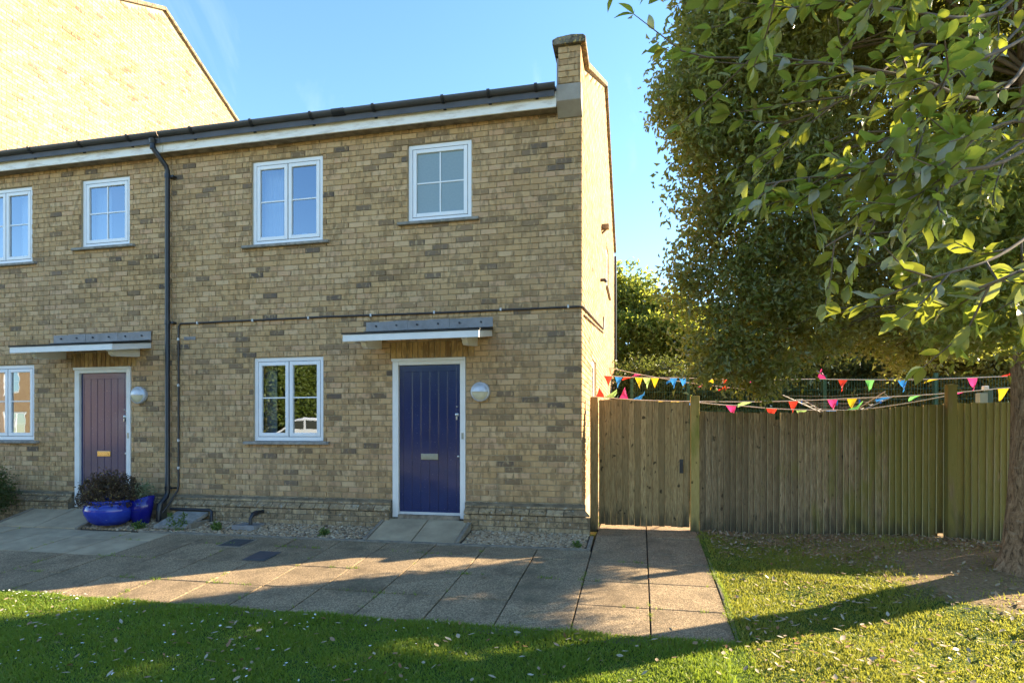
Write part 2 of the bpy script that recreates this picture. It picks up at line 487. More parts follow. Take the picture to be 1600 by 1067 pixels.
M['grass_dry'] = leaf_mat("dry_grass_blade", (0.11, 0.16, 0.018), (0.27, 0.27, 0.04), (0.18, 0.21, 0.03), (0.52, 0.52, 0.07), 0.5, 0.40, 0.3, yellow=(0.42, 0.33, 0.13))
M['plum_leaf'] = leaf_mat("plum_leaf", (0.045, 0.024, 0.018), (0.17, 0.105, 0.05), (0.09, 0.07, 0.04), (0.12, 0.06, 0.02), 0.5, 0.25, yellow=(0.42, 0.33, 0.12))
M['weed'] = leaf_mat("weed_leaf", (0.06, 0.11, 0.02), (0.11, 0.17, 0.035), (0.12, 0.18, 0.06), (0.28, 0.4, 0.05), 0.5)
M['sage'] = leaf_mat("sage_leaf", (0.14, 0.20, 0.10), (0.24, 0.26, 0.15), (0.24, 0.28, 0.18), (0.3, 0.36, 0.12), 0.6)
t = NT("fallen_leaf")
c = t.ramp(t.rnd(), [(0, (0.38, 0.33, 0.23)), (0.3, (0.32, 0.25, 0.15)), (0.55, (0.24, 0.15, 0.07)), (0.75, (0.24, 0.105, 0.035)), (0.9, (0.34, 0.29, 0.20)), (1, (0.44, 0.40, 0.31))])
M['litter'] = t.set(c, 0.6).m
M['daisy'] = simple("daisy_petal", (0.78, 0.78, 0.74), None, 8, 0.6)
t = NT("bark")
g = t.noise(6, 8, 0.75, stretch=(4.0, 4.0, 1.3), dist=1.2)
c = t.ramp(g, [(0.36, (0.06, 0.038, 0.022)), (0.46, (0.22, 0.145, 0.08)), (0.54, (0.33, 0.225, 0.13)), (0.66, (0.46, 0.34, 0.21))])
c = t.mix(t.rng(t.noise(9, 4, stretch=(1, 1, 7)), 0.60, 0.70, 0, 0.55), c, (0.33, 0.29, 0.22))
M['bark'] = t.set(c, 0.92, 0, 0.2).bump(g, 0.9, 0.04).m
M['twig'] = simple("twig_bark", (0.17, 0.125, 0.08), (0.09, 0.068, 0.045), 25, 0.9)
t = NT("blue_glaze")
c = t.mix(t.rng(t.noise(5, 5, 0.65), 0.35, 0.7), (0.010, 0.022, 0.30), (0.03, 0.065, 0.42))
c = t.mix(t.rng(t.noise(18, 5, 0.7), 0.66, 0.72, 0, 0.5), c, (0.25, 0.3, 0.5))
M['glaze'] = t.set(c, 0.16, 0, 0.6).bump(t.noise(28, 3), 0.15, 0.006).m
t = NT("navy_glaze")
M['glaze_dark'] = t.set(t.mix(t.noise(6, 4), (0.006, 0.007, 0.15), (0.012, 0.014, 0.26)), 0.2, 0, 0.6).m
M['green_wire'] = simple("green_coated_wire", (0.03, 0.11, 0.075), (0.02, 0.08, 0.055), 4, 0.5)
M['string'] = simple("white_string", (0.74, 0.68, 0.66), None, 9, 0.7)
M['alu'] = simple("dryer_metal", (0.36, 0.34, 0.29), None, 9, 0.45, metal=0.3)
M['box_grey'] = simple("grey_green_plastic", (0.28, 0.34, 0.31), None, 9, 0.6)
M['box_dark'] = simple("dark_green_plastic", (0.06, 0.12, 0.11), None, 9, 0.6)
FLAGC = dict(red=(0.75, 0.06, 0.035), pink=(0.75, 0.06, 0.26), yellow=(0.85, 0.62, 0.03), blue=(0.04, 0.26, 0.70), green=(0.20, 0.62, 0.16), lime=(0.46, 0.72, 0.24), salmon=(0.8, 0.42, 0.28))
for k, c in FLAGC.items():
    M['flag_' + k] = leaf_mat("flag_" + k, c, tuple(x * 0.92 for x in c), c, c, 0.55, 0.4, 0.2)
M['car_paint'] = simple("white_car_paint", (0.78, 0.78, 0.78), (0.75, 0.75, 0.76), 2, 0.18)
M['tyre'] = simple("tyre", (0.02, 0.02, 0.02), None, 20, 0.8)
M['rim'] = simple("rim", (0.5, 0.5, 0.52), None, 20, 0.3, metal=0.8)
M['dark_glass'] = simple("car_glass", (0.015, 0.018, 0.02), None, 4, 0.05, spec=0.8)
M['lamp_red'] = simple("tail_lamp", (0.4, 0.01, 0.01), None, 4, 0.2)
M['court'] = simple("pale_concrete", (0.46, 0.40, 0.31), (0.36, 0.31, 0.24), 60, 0.9, bump=0.5, bscale=150)  # unseen ground, made pale to bounce warm light onto the shaded fronts

# ------------------------------------------------------------------ ground
FY = 7.47            # the house fronts' plane
CX = -0.71           # right-hand corner of the end house
PX = -6.70           # the downpipe between the two houses
xs = np.unique(np.concatenate([np.linspace(-400, -16, 24), np.linspace(-16, 10, 105), np.linspace(10, 400, 24)]))
ys = np.unique(np.concatenate([np.linspace(-400, -22, 20), np.linspace(-21, -3, 19), np.linspace(-3, 9, 61), np.linspace(9, 400, 30)]))
v = []
for y in ys:
    for x in xs:
        z = gz(x, y) - 0.02
        if x > 0.6 and y < 9:           # the lawn by the tree is not quite even
            z += 0.035 + 0.03 * math.sin(x * 2.1 + y) * math.cos(y * 1.7) + 0.10 * math.exp(-((x - 3.42) ** 2 + (y - 6.3) ** 2) / 0.6)
        elif y < 4.6:
            z += 0.035 + 0.012 * math.sin(x * 2.7) * math.cos(y * 3.1)
        else:
            z -= 0.09
        v.append((x, y, z))
nx = len(xs)
fq = [(j * nx + i, j * nx + i + 1, (j + 1) * nx + i + 1, (j + 1) * nx + i) for j in range(len(ys) - 1) for i in range(nx - 1)]
ground = link_mesh("ground", v, fq, M['lawn'], None, True)
tag(ground, "lawn and bare earth round the houses", None, None, "structure")

def lawn_z(x, y):
    z = gz(x, y) - 0.02
    if x > 0.6:
        return z + 0.035 + 0.03 * math.sin(x * 2.1 + y) * math.cos(y * 1.7) + 0.10 * math.exp(-((x - 3.42) ** 2 + (y - 6.3) ** 2) / 0.6)
    return z + 0.035 + 0.012 * math.sin(x * 2.7) * math.cos(y * 3.1)

# ------------------------------------------------------------------ brickwork
BL, BH, BJ = 0.219, 0.075, 0.010
BZ0 = 0.373
brick_cache = {}
def brick_mesh(L, Hh, mat, depth=0.055):
    k = (round(L, 3), round(Hh, 3), mat.name)
    if k not in brick_cache:
        me = bpy.data.meshes.new("brick")
        a, h, e = L / 2, Hh / 2, 0.0035
        # front face slightly smaller than the body: arrises catch the light
        vs = [(-a, depth, -h), (a, depth, -h), (a, depth, h), (-a, depth, h), (-a, e, -h), (a, e, -h), (a, e, h), (-a, e, h),
              (-a + e, 0, -h + e), (a - e, 0, -h + e), (a - e, 0, h - e), (-a + e, 0, h - e)]
        fs = [(8, 9, 10, 11), (4, 5, 9, 8), (5, 6, 10, 9), (6, 7, 11, 10), (7, 4, 8, 11), (0, 1, 5, 4), (1, 2, 6, 5), (2, 3, 7, 6), (3, 0, 4, 7)]
        me.from_pydata(vs, [], fs); me.materials.append(mat)
        brick_cache[k] = me
    return brick_cache[k]

def courses(u0, u1, z0, z1, holes, top=None, zref=BZ0):
    """stretcher bond cells (ua, ub, za, zb) between u0..u1, clear of the holes"""
    out = []
    k0 = int(math.floor((z0 - zref) / BH + 1e-6)); k1 = int(math.ceil((z1 - zref) / BH - 1e-6))
    for k in range(k0, k1):
        za, zb = max(z0, zref + k * BH), min(z1, zref + (k + 1) * BH)
        if zb - za < 0.03: continue
        segs = [(u0, u1)]
        for (ha, hb, hz0, hz1) in holes:
            if zb <= hz0 + 0.02 or za >= hz1 - 0.02: continue
            ns = []
            for (a, b) in segs:
                if hb <= a or ha >= b: ns.append((a, b)); continue
                if ha - a > 0.01: ns.append((a, ha))
                if b - hb > 0.01: ns.append((hb, b))
            segs = ns
        off = (k % 2) * BL / 2
        for (a, b) in segs:
            j = math.floor((a - u1 - off) / BL) - 1
            while True:
                ca = u1 + off + j * BL; cb = ca + BL; j += 1
                if ca >= b - 1e-6: break
                p, q = max(ca, a), min(cb, b)
                if q - p < 0.035: continue
                if top and zb > min(top(p), top(q)) + 0.02: continue
                out.append((p, q, za, zb))
    return out

def lay(cells, plane, parent, n_ind, key, mat, depth=0.055, stuff_name="brickwork"):
    """plane: (origin point function, rotation) -> brick objects for the n_ind nearest, the rest joined"""
    to_world, rot = plane
    cells = sorted(cells, key=key)
    for i, (a, b, za, zb) in enumerate(cells[:n_ind]):
        L, Hh = b - a - BJ, zb - za - BJ
        me = brick_mesh(L, Hh, mat, depth)
        p = to_world((a + b) / 2, (za + zb) / 2, random.uniform(-0.0018, 0.0018))
        inst("brick", me, Matrix.Translation(p) @ Matrix.Rotation(rot + random.uniform(-0.005, 0.005), 4, 'Z') @ Matrix.Rotation(random.uniform(-0.004, 0.004), 4, 'Y'), parent)
    rest = cells[n_ind:]
    if rest:
        vs = []; fs = []; at = []
        R = Matrix.Rotation(rot, 3, 'Z')
        for (a, b, za, zb) in rest:
            me = brick_mesh(b - a - BJ, zb - za - BJ, mat, depth)
            p = to_world((a + b) / 2, (za + zb) / 2, random.uniform(-0.0018, 0.0018))
            n0 = len(vs)
            vs.extend([tuple(p + R @ q.co) for q in me.vertices])
            fs.extend([tuple(n0 + i for i in f.vertices) for f in me.polygons])
            at.extend([random.random()] * len(me.polygons))
        o = link_mesh(stuff_name, vs, fs, mat, parent, None, at)
        o["kind"] = "stuff"

def front_plane(Y):
    return (lambda u, z, d: Vector((u, Y + d, z)), 0.0)

def side_plane(X):      # faces +X ; u is Y
    return (lambda u, z, d: Vector((X + d, u, z)), math.pi / 2)

def backing(u0, u1, z0, z1, holes, to_world, mat, name, parent, rec=0.012, reveal=0.13, top=None):
    us = sorted({u0, u1, *[h[0] for h in holes], *[h[1] for h in holes]})
    zs = sorted({z0, z1, *[h[2] for h in holes], *[h[3] for h in holes]})
    us = [u for u in us if u0 <= u <= u1]; zs = [z for z in zs if z0 <= z <= z1]
    mb = MB()
    def inh(u, z): return any(h[0] < u < h[1] and h[2] < z < h[3] for h in holes)
    for i in range(len(us) - 1):
        for j in range(len(zs) - 1):
            if inh((us[i] + us[i + 1]) / 2, (zs[j] + zs[j + 1]) / 2): continue
            a, b, c, d = us[i], us[i + 1], zs[j], zs[j + 1]
            mb.add([to_world(a, c, rec), to_world(b, c, rec), to_world(b, d, rec), to_world(a, d, rec)], [(0, 1, 2, 3)])
    for (a, b, c, d) in holes:
        q = [(a, c), (b, c), (b, d), (a, d)]
        for i in range(4):
            p, r = q[i], q[(i + 1) % 4]
            mb.add([to_world(*p, rec), to_world(*r, rec), to_world(*r, reveal), to_world(*p, reveal)], [(0, 1, 2, 3)])
    return mb.build(name, mat, parent)

# ------------------------------------------------------------------ windows, doors, canopies
class Frame:
    """local (u, d, z): u along the wall, d outwards-in, z up"""
    def __init__(s, fn): s.fn = fn
    def box(s, mb, u0, u1, d0, d1, z0, z1):
        P = [s.fn(u, z, d) for z in (z0, z1) for (u, d) in ((u0, d0), (u1, d0), (u1, d1), (u0, d1))]
        mb.hexa(P)

def window(house, fn, u0, u1, z0, z1, kind, sill=True, curtain=None, sill_over=0.13):
    F = Frame(fn)
    D0 = 0.035                                # reveal
    fr = MB(); w = 0.055
    F.box(fr, u0, u0 + w, D0, D0 + 0.07, z0, z1); F.box(fr, u1 - w, u1, D0, D0 + 0.07, z0, z1)
    F.box(fr, u0 + w, u1 - w, D0, D0 + 0.07, z1 - w, z1); F.box(fr, u0 + w, u1 - w, D0, D0 + 0.07, z0, z0 + w)
    if kind == 'two': F.box(fr, (u0 + u1) / 2 - 0.012, (u0 + u1) / 2 + 0.012, D0 + 0.012, D0 + 0.07, z0 + w, z1 - w)
    win = fr.build("window", M['upvc'], house, bevel=0.004)
    g = MB(); F.box(g, u0 + w - 0.004, u1 - w + 0.004, D0 + 0.022, D0 + 0.03, z0 + w - 0.004, z1 - w + 0.004)
    # dark rubber line between frame and casement
    lights = [(u0 + w, (u0 + u1) / 2), ((u0 + u1) / 2, u1 - w)] if kind == 'two' else [(u0 + w, u1 - w)]
    for (a, b) in lights:
        gk = MB(); e = 0.006
        for (p, q, r, s_) in ((a, a + e, z0 + w, z1 - w), (b - e, b, z0 + w, z1 - w), (a, b, z0 + w, z0 + w + e), (a, b, z1 - w - e, z1 - w)):
            F.box(gk, p, q, D0 + 0.004, D0 + 0.02, r, s_)
        gk.build("gasket", M['gasket'], win)
        a2, b2, c2, d2 = a + e, b - e, z0 + w + e, z1 - w - e
        cs = MB(); s = 0.052
        dd0, dd1 = D0 - 0.002, D0 + 0.055
        F.box(cs, a2, a2 + s, dd0, dd1, c2, d2); F.box(cs, b2 - s, b2, dd0, dd1, c2, d2)
        F.box(cs, a2 + s, b2 - s, dd0, dd1, c2, c2 + s); F.box(cs, a2 + s, b2 - s, dd0, dd1, d2 - s, d2)
        cs.build("casement", M['upvc'], win, bevel=0.005)
        ga, gb, gc, gd = a2 + s, b2 - s, c2 + s, d2 - s
        mid = (gc + gd) / 2 + (0.02 if kind == 'two' else 0); bw = 0.0085
        um = (ga + gb) / 2
        bar = MB(); F.box(bar, ga, gb, D0 + 0.012, D0 + 0.034, mid - bw, mid + bw); bar.build("glazing_bar", M['upvc'], win)
        cols = [(ga, gb)]
        if kind != 'two':
            for (za, zb) in ((gc, mid - bw), (mid + bw, gd)):
                bar = MB(); F.box(bar, um - bw, um + bw, D0 + 0.012, D0 + 0.034, za, zb); bar.build("glazing_bar", M['upvc'], win)
            cols = [(ga, um - bw), (um + bw, gb)]
        for (pa, pb) in cols:
            for (za, zb) in ((gc, mid - bw), (mid + bw, gd)):
                tl, tu = random.uniform(-0.0012, 0.0012), random.uniform(-0.0012, 0.0012)
                pn = MB(); dq = D0 + 0.022
                pn.add([fn(pa, za, dq - tl - tu), fn(pb, za, dq + tl - tu), fn(pb, zb, dq + tl + tu), fn(pa, zb, dq - tl + tu)], [(0, 1, 2, 3)])
                pn.build("pane", M['frost'] if kind == 'frost' else M['glass'], win)
    # the room behind the glass
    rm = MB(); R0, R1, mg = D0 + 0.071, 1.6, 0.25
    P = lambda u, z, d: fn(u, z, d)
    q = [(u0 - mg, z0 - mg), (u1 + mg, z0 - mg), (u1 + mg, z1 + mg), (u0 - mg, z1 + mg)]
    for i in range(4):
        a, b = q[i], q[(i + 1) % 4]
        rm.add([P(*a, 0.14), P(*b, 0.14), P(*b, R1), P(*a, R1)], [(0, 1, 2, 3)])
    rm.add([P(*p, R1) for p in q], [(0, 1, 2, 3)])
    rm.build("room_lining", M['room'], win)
    for (ca, cb) in (curtain or []):
        vs = []; fs = []; n = 26
        for i in range(n + 1):
            u = ca + (cb - ca) * i / n
            d = 0.24 + 0.022 * math.sin(i * 1.9) + 0.01 * math.sin(i * 0.7)
            vs += [fn(u, z0 + 0.02, d), fn(u, z1, d * 0.9 + 0.02)]
        fs = [(2 * i, 2 * i + 2, 2 * i + 3, 2 * i + 1) for i in range(n)]
        MB().add(vs, fs, True).build("curtain", M['curtain'], win)
    if sill:
        sl = MB()
        um = (u0 + u1) / 2 + 0.03
        for (a, b) in ((u0 - sill_over, um), (um + 0.004, u1 + sill_over - 0.02)):
            pts = [(-0.055, z0 - 0.05), (-0.055, z0 - 0.014), (0.034, z0 - 0.002), (0.034, z0 - 0.05)]
            P4 = [fn(a, pts[k][1], pts[k][0]) for k in range(4)] + [fn(b, pts[k][1], pts[k][0]) for k in range(4)]
            sl.add(P4, [(0, 1, 2, 3), (7, 6, 5, 4), (0, 4, 5, 1), (1, 5, 6, 2), (2, 6, 7, 3), (3, 7, 4, 0)])
        sl.build("sill", M['stone'], win, bevel=0.004)
    return win

def door(house, u0, u1, z0, z1, metal):
    fn = lambda u, z, d: Vector((u, FY + d, z))
    F = Frame(fn)
    fr = MB(); w = 0.085
    F.box(fr, u0, u0 + w, -0.012, 0.085, z0, z1); F.box(fr, u1 - w + 0.012, u1, -0.012, 0.085, z0, z1)
    F.box(fr, u0 + w, u1 - w + 0.012, -0.012, 0.085, z1 - w, z1)
    F.box(fr, u0 - 0.012, u1 + 0.004, -0.028, -0.0125, z1 - 0.035, z1 + 0.003)
    fo = fr.build("door_frame", M['white_paint'], house, bevel=0.005)
    la, lb, lc, ld = u0 + w + 0.004, u1 - w + 0.008, z0 + 0.045, z1 - w - 0.004
    leaf = MB(); F.box(leaf, la, lb, 0.034, 0.075, lc, ld)
    lo = leaf.build("door", M['door'], house)
    # border stiles and tongue-and-groove planks
    st = MB()
    F.box(st, la, la + 0.055, 0.024, 0.0335, lc, ld); F.box(st, lb - 0.055, lb, 0.024, 0.0335, lc, ld)
    F.box(st, la + 0.055, lb - 0.055, 0.024, 0.0335, ld - 0.085, ld); F.box(st, la + 0.055, lb - 0.055, 0.024, 0.0335, lc, lc + 0.05)
    st.build("door_border", M['door'], lo, bevel=0.002)
    n = 6; a0, b0 = la + 0.055, lb - 0.055; pw = (b0 - a0) / n
    for i in range(n):
        p = MB(); F.box(p, a0 + i * pw + 0.0025, a0 + (i + 1) * pw - 0.0025, 0.025, 0.0335, lc + 0.05, ld - 0.085)
        p.build("plank", M['door'], lo, bevel=0.003)
    um = (la + lb) / 2
    lp = MB(); F.box(lp, um - 0.118, um + 0.118, 0.012, 0.0245, 0.905, 0.985)
    lpo = lp.build("letter_plate", metal, lo, bevel=0.004)
    fl = MB(); F.box(fl, um - 0.085, um + 0.085, 0.006, 0.0118, 0.922, 0.968); fl.build("letter_flap", metal, lpo, bevel=0.003)
    for (uu, zz, r) in ((lb - 0.045, 1.50, 0.028), (lb - 0.026, 0.95, 0.018), (lb - 0.045, 1.605, 0.012)):
        k = MB(); k.lathe([(0, 0.02), (r * 0.6, 0.018), (r, 0.008), (r, 0)], (0, 0, 0), 16)
        vs = [(uu + x, FY + 0.0238 - z, zz + y) for (x, y, z) in k.v]
        kk = MB(); kk.v = vs; kk.f = k.f; kk.smooth = k.smooth
        kk.build("lock", M['steel'], lo)
    kn = MB(); F.box(kn, lb - 0.055, lb - 0.038, 0.0, 0.02, 1.43, 1.475); kn.build("key_pull", M['steel'], lo, bevel=0.003)
    wb = MB(); F.box(wb, la, lb, 0.008, 0.0335, lc - 0.005, lc + 0.03); wb.build("weather_bar", M['clip'], lo, bevel=0.003)
    pl = MB(); F.box(pl, u1 - 0.052, u1 - 0.022, -0.016, -0.0122, 1.18, 1.26); pl.build("bell_push", M['nickel'], fo)
    th = MB(); F.box(th, u0 + w, u1 - w + 0.012, -0.03, 0.09, z0 - 0.02, z0 + 0.038); th.build("threshold", M['soffit'], fo)
    rm = MB(); F.box(rm, u0 + 0.01, u1 - 0.01, 0.09, 0.12, z0, z1); rm.build("door_back", M['gasket'], fo)

def canopy(house, u0, u1, zw=2.585, zf=2.475, yf=6.80):
    """flat door canopy on two brackets, lead upstand against the wall"""
    t_ = 0.075
    um = (u0 + u1) / 2
    b = MB()
    b.prism([(FY - 0.002, zw - t_), (yf + 0.02, zf - t_), (yf + 0.02, zf), (FY - 0.002, zw)], 'x', u0 + 0.02, u1 - 0.02)
    co = b.build("canopy", M['white_paint'], house)
    f = MB()
    f.box(u0, u1, yf, yf + 0.0195, zf - t_ - 0.005, zf + 0.004)
    for (a, c) in ((u0, u0 + 0.0195), (u1 - 0.0195, u1)):
        f.hexa([(a, yf + 0.0195, zf - t_ - 0.005), (c, yf + 0.0195, zf - t_ - 0.005), (c, FY - 0.004, zw - t_ - 0.003), (a, FY - 0.004, zw - t_ - 0.003),
                (a, yf + 0.0195, zf + 0.004), (c, yf + 0.0195, zf + 0.004), (c, FY - 0.004, zw + 0.004), (a, FY - 0.004, zw + 0.004)])
    f.build("canopy_fascia", M['white_paint'], co, bevel=0.004)
    r = MB()
    r.prism([(FY - 0.006, zw + 0.006), (yf - 0.012, zf + 0.006), (yf - 0.012, zf + 0.024), (FY - 0.006, zw + 0.03)], 'x', u0 - 0.012, u1 + 0.012)
    r.build("canopy_felt", M['felt'], co)
    fl = MB()
    n = 6
    for i in range(n):
        a, c = u0 + (u1 - u0) * i / n, u0 + (u1 - u0) * (i + 1) / n
        dd = 0.004 * (i % 2)
        fl.prism([(FY - 0.012 - dd, zw + 0.031), (FY - 0.10, zw + 0.028), (FY - 0.10, zw + 0.034), (FY - 0.018 - dd, zw + 0.05), (FY - 0.018 - dd, zw + 0.165 + dd), (FY - 0.010 - dd, zw + 0.165 + dd)], 'x', a, c + 0.01)
    flo = fl.build("lead_flashing", M['lead'], co)
    for i in range(6):
        uu = u0 + (u1 - u0) * (i + 0.5) / n
        k = MB(); k.tube([(uu, FY - 0.012, zw + 0.11), (uu, FY - 0.034, zw + 0.11)], 0.013, 8); k.build("fixing", M['gasket'], flo)
    for uu in (u0 + 0.19, u1 - 0.23):
        br = MB()
        pf = [(FY - 0.002, zw - t_ - 0.125), (FY - 0.38, zw - t_ - 0.165), (FY - 0.43, zw - t_ - 0.17), (FY - 0.475, zw - t_ - 0.145), (FY - 0.485, zw - t_ - 0.11), (FY - 0.52, zw - t_ - 0.10),
              (FY - 0.52, zw - t_ - 0.088), (FY - 0.002, zw - t_ - 0.004)]
        br.prism(pf, 'x', uu - 0.035, uu + 0.035)
        br.build("bracket", M['white_paint'], co, bevel=0.004)

def plinth(house, runs, corner=None):
    """two projecting courses and two splayed ones; runs: (x0, x1, mitre_right)"""
    prof = [[(0.112, -0.12), (0.112, -0.007)], [(0.112, 0.003), (0.112, 0.068)], [(0.112, 0.078), (0.112, 0.143)], [(0.112, 0.153), (0.112, 0.213)]]
    base = MB()
    for (x0, x1, mit) in runs:
        e = 0.10 if mit else -0.004
        base.hexa([(x0 + 0.004, FY - 0.105, -0.15), (x1 + e, FY - 0.105, -0.15), (x1 + e, FY + 0.02, -0.15), (x0 + 0.004, FY + 0.02, -0.15),
                   (x0 + 0.004, FY - 0.105, 0.20), (x1 + e, FY - 0.105, 0.20), (x1 + e, FY + 0.02, 0.20), (x0 + 0.004, FY + 0.02, 0.20)])
        e2 = 0.045 if mit else -0.004
        base.box(x0 + 0.004, x1 + e2, FY - 0.048, FY + 0.02, 0.2005, 0.36)
    po = base.build("plinth", M['mortar_dark'], house)
    levels = [(-0.112, -0.12, -0.112, -0.082 + 0.075, 0), (-0.112, 0.003, -0.112, 0.068, 1), (-0.112, 0.078, -0.112, 0.143, 0), (-0.112, 0.153, -0.112, 0.213, 1)]
    def row(x0, x1, mit, sect, stag):
        # sect: list of (d, z) polygon, d negative = outwards
        L = BL
        a = x1 - (L / 2 if stag else 0)
        edges = [x1]
        while a > x0 + 0.03:
            if a < x1 - 0.03: edges.append(a)
            a -= L
        edges.append(x0)
        for i in range(len(edges) - 1):
            b, a = edges[i] - BJ / 2, edges[i + 1] + BJ / 2
            jj = random.uniform(-0.003, 0.003)
            n = len(sect)
            A = [(a, FY + d + jj, z) for (d, z) in sect]
            B = [((b - d if (mit and i == 0) else b), FY + d + jj, z) for (d, z) in sect]
            k = MB(); k.add(A + B, [tuple(range(n)), tuple(range(n, 2 * n))[::-1]] + [(q, n + q, n + (q + 1) % n, (q + 1) % n) for q in range(n)])
            k.build("brick", M['brick_plinth'], po, bevel=0.003)
    for (x0, x1, mit) in runs:
        for (d0, za, d1, zb, stg) in levels:
            row(x0, x1, mit, [(d0, za), (d1, zb), (0.0, zb), (0.0, za)][::-1], stg)
        row(x0, x1, mit, [(-0.112, 0.223), (-0.112, 0.245), (-0.056, 0.293), (0.0, 0.293), (0, 0.223)][::-1], 0)
        row(x0, x1, mit, [(-0.056, 0.302), (-0.056, 0.322), (-0.004, 0.368), (0.03, 0.368), (0.03, 0.302)][::-1], 1)
    return po

# ------------------------------------------------------------------ the end house
EAVE = 5.36
end_house = thing("end_house", (-3.7, FY + 4.7, 0), "yellow brick end house with navy blue door, canopy and stepped stone-capped side wall", "house")
A_ = (-5.38, -4.28, 3.898, 5.098); B_ = (-3.03, -2.15, 4.048, 5.098); C_ = (-5.355, -4.272, 1.123, 2.323); D_ = (-3.245, -2.225, 0.10, 2.248)
SOL = (-3.27, -2.11, 2.248, 2.473)
holes = [A_, B_, C_, D_]
fp = front_plane(FY)
wall = backing(PX, CX, -0.1, EAVE, holes, fp[0], M['mortar'], "front_wall", end_house)
cells = courses(PX, CX, BZ0, EAVE, holes + [SOL])
lay(cells, fp, wall, 300, lambda c: (c[1] - CX) ** 2 * 0.7 + (c[3] - 1.4) ** 2 * 0.6 + (0.3 if (c[1] - c[0]) < 0.15 else 0), M['brick'])
x = SOL[0]
while x < SOL[1] - 0.05:
    inst("brick", brick_mesh(0.067, 0.213, M['brick_soldier']), Matrix.Translation((x + 0.038, FY + random.uniform(-0.003, 0.002), 2.3605)), wall)
    x += 0.0773
pl = plinth(end_house, [(-2.225, CX, True), (PX + 0.09, -3.25, False)])

# side wall: gable, faces the sun
COP = [(7.30, 6.02), (7.87, 6.05), (12.36, 8.36), (16.95, 6.28)]       # underside line of the coping
def cop_z(y):
    for (a, b) in zip(COP[:-1], COP[1:]):
        if a[0] <= y <= b[0]: return a[1] + (b[1] - a[1]) * (y - a[0]) / (b[0] - a[0])
    return COP[-1][1] if y > COP[-1][0] else COP[0][1]
SW_U = (12.95, 14.0, 4.40, 5.40); SW_L = (9.08, 9.95, 1.15, 2.42)
sp = side_plane(CX)
side = MB()
bx = CX - 0.009
zz = [0.0]
# polygon strips between the openings, plus the gable top
def strip(y0, y1, z0, z1f, n=1):
    for i in range(n):
        a, b = y0 + (y1 - y0) * i / n, y0 + (y1 - y0) * (i + 1) / n
        side.add([(bx, a, z0), (bx, b, z0), (bx, b, z1f(b)), (bx, a, z1f(a))], [(0, 1, 2, 3)])
strip(FY + 0.009, 7.87, -0.1, cop_z); strip(7.87, SW_L[0], -0.1, cop_z)
strip(SW_L[0], SW_L[1], -0.1, lambda y: SW_L[2]); strip(SW_L[0], SW_L[1], SW_L[3], cop_z)
strip(SW_L[1], 12.36, -0.1, cop_z); strip(12.36, SW_U[0], -0.1, cop_z)
strip(SW_U[0], SW_U[1], -0.1, lambda y: SW_U[2]); strip(SW_U[0], SW_U[1], SW_U[3], cop_z)
strip(SW_U[1], 16.9, -0.1, cop_z)
side.add([(bx, 7.31, 5.32), (bx, FY + 0.009, 5.32), (bx, FY + 0.009, cop_z(FY)), (bx, 7.31, cop_z(7.31))], [(0, 1, 2, 3)])
for H in (SW_L, SW_U):
    q = [(H[0], H[2]), (H[1], H[2]), (H[1], H[3]), (H[0], H[3])]
    for i in range(4):
        a, b = q[i], q[(i + 1) % 4]
        side.add([(bx, a[0], a[1]), (bx, b[0], b[1]), (bx - 0.12, b[0], b[1]), (bx - 0.12, a[0], a[1])], [(0, 1, 2, 3)])
# rear and far closing faces keep the rooms dark
side.add([(CX - 0.02, 16.89, -0.1), (PX, 16.89, -0.1), (PX, 16.89, 6.2), (CX - 0.02, 16.89, 6.2)], [(0, 1, 2, 3)])
sideo = side.build("side_wall", M['mortar'], end_house)
cells = [c for c in courses(FY + 0.009, 16.9, 0.373, 8.4, [SW_L, SW_U], lambda y: cop_z(y)) if c[0] >= FY]
cells += [c for c in courses(7.30, FY, 5.548, 6.02, []) ]
fix = []
for (a, b, za, zb) in cells: fix.append((a if a > FY + 0.02 else a, b, za, zb))
sfn = lambda u, z, d: Vector((CX - d, u, z))
# bricks on the +X face: rotate so that local -Y points to +X
side_lay = (lambda u, z, d: Vector((CX + d, u, z)), math.pi / 2)
lay(fix, side_lay, sideo, 0, lambda c: c[0], M['brick'])
window(end_house, lambda u, z, d: Vector((CX - d, u, z)), SW_U[0], SW_U[1], SW_U[2], SW_U[3], 'one')
window(end_house, lambda u, z, d: Vector((CX - d, u, z)), SW_L[0], SW_L[1], SW_L[2], SW_L[3], 'one')

# parapet pier, kneeler and coping
pier = MB(); pier.box(-0.985, CX - 0.011, 7.312, 7.9, 5.56, 6.02); piero = pier.build("parapet_pier", M['mortar'], end_house)
for k in range(6):
    za = 5.56 + k * BH
    cut = -0.865 if k % 2 else -0.79
    for (a, b) in ((-0.99, cut), (cut, CX + 0.004)):
        m_ = MB(); m_.box(a + 0.004, b - 0.004, 7.30 + random.uniform(-0.002, 0.002), 7.42, za + 0.004, za + BH - 0.005); m_.build("brick", M['brick'], piero, bevel=0.003)
kn = MB()
kn.prism([(FY + 0.02, 5.215), (FY + 0.02, 5.545), (7.285, 5.545), (7.285, 5.345), (FY - 0.02, 5.215)], 'x', -1.01, CX + 0.006)
kn.build("kneeler_stone", M['kneeler'], end_house, bevel=0.006)
cm = MB()
W0, W1 = -1.055, CX + 0.062
def cop_seg(p, q, th=0.085):
    cm.hexa([(W0, p[0], p[1] + 0.0), (W1, p[0], p[1]), (W1, q[0], q[1]), (W0, q[0], q[1]),
             (W0, p[0], p[1] + th), (W1, p[0], p[1] + th), (W1, q[0], q[1] + th), (W0, q[0], q[1] + th)])
def lerp(p, q, t): return (p[0] + (q[0] - p[0]) * t, p[1] + (q[1] - p[1]) * t)
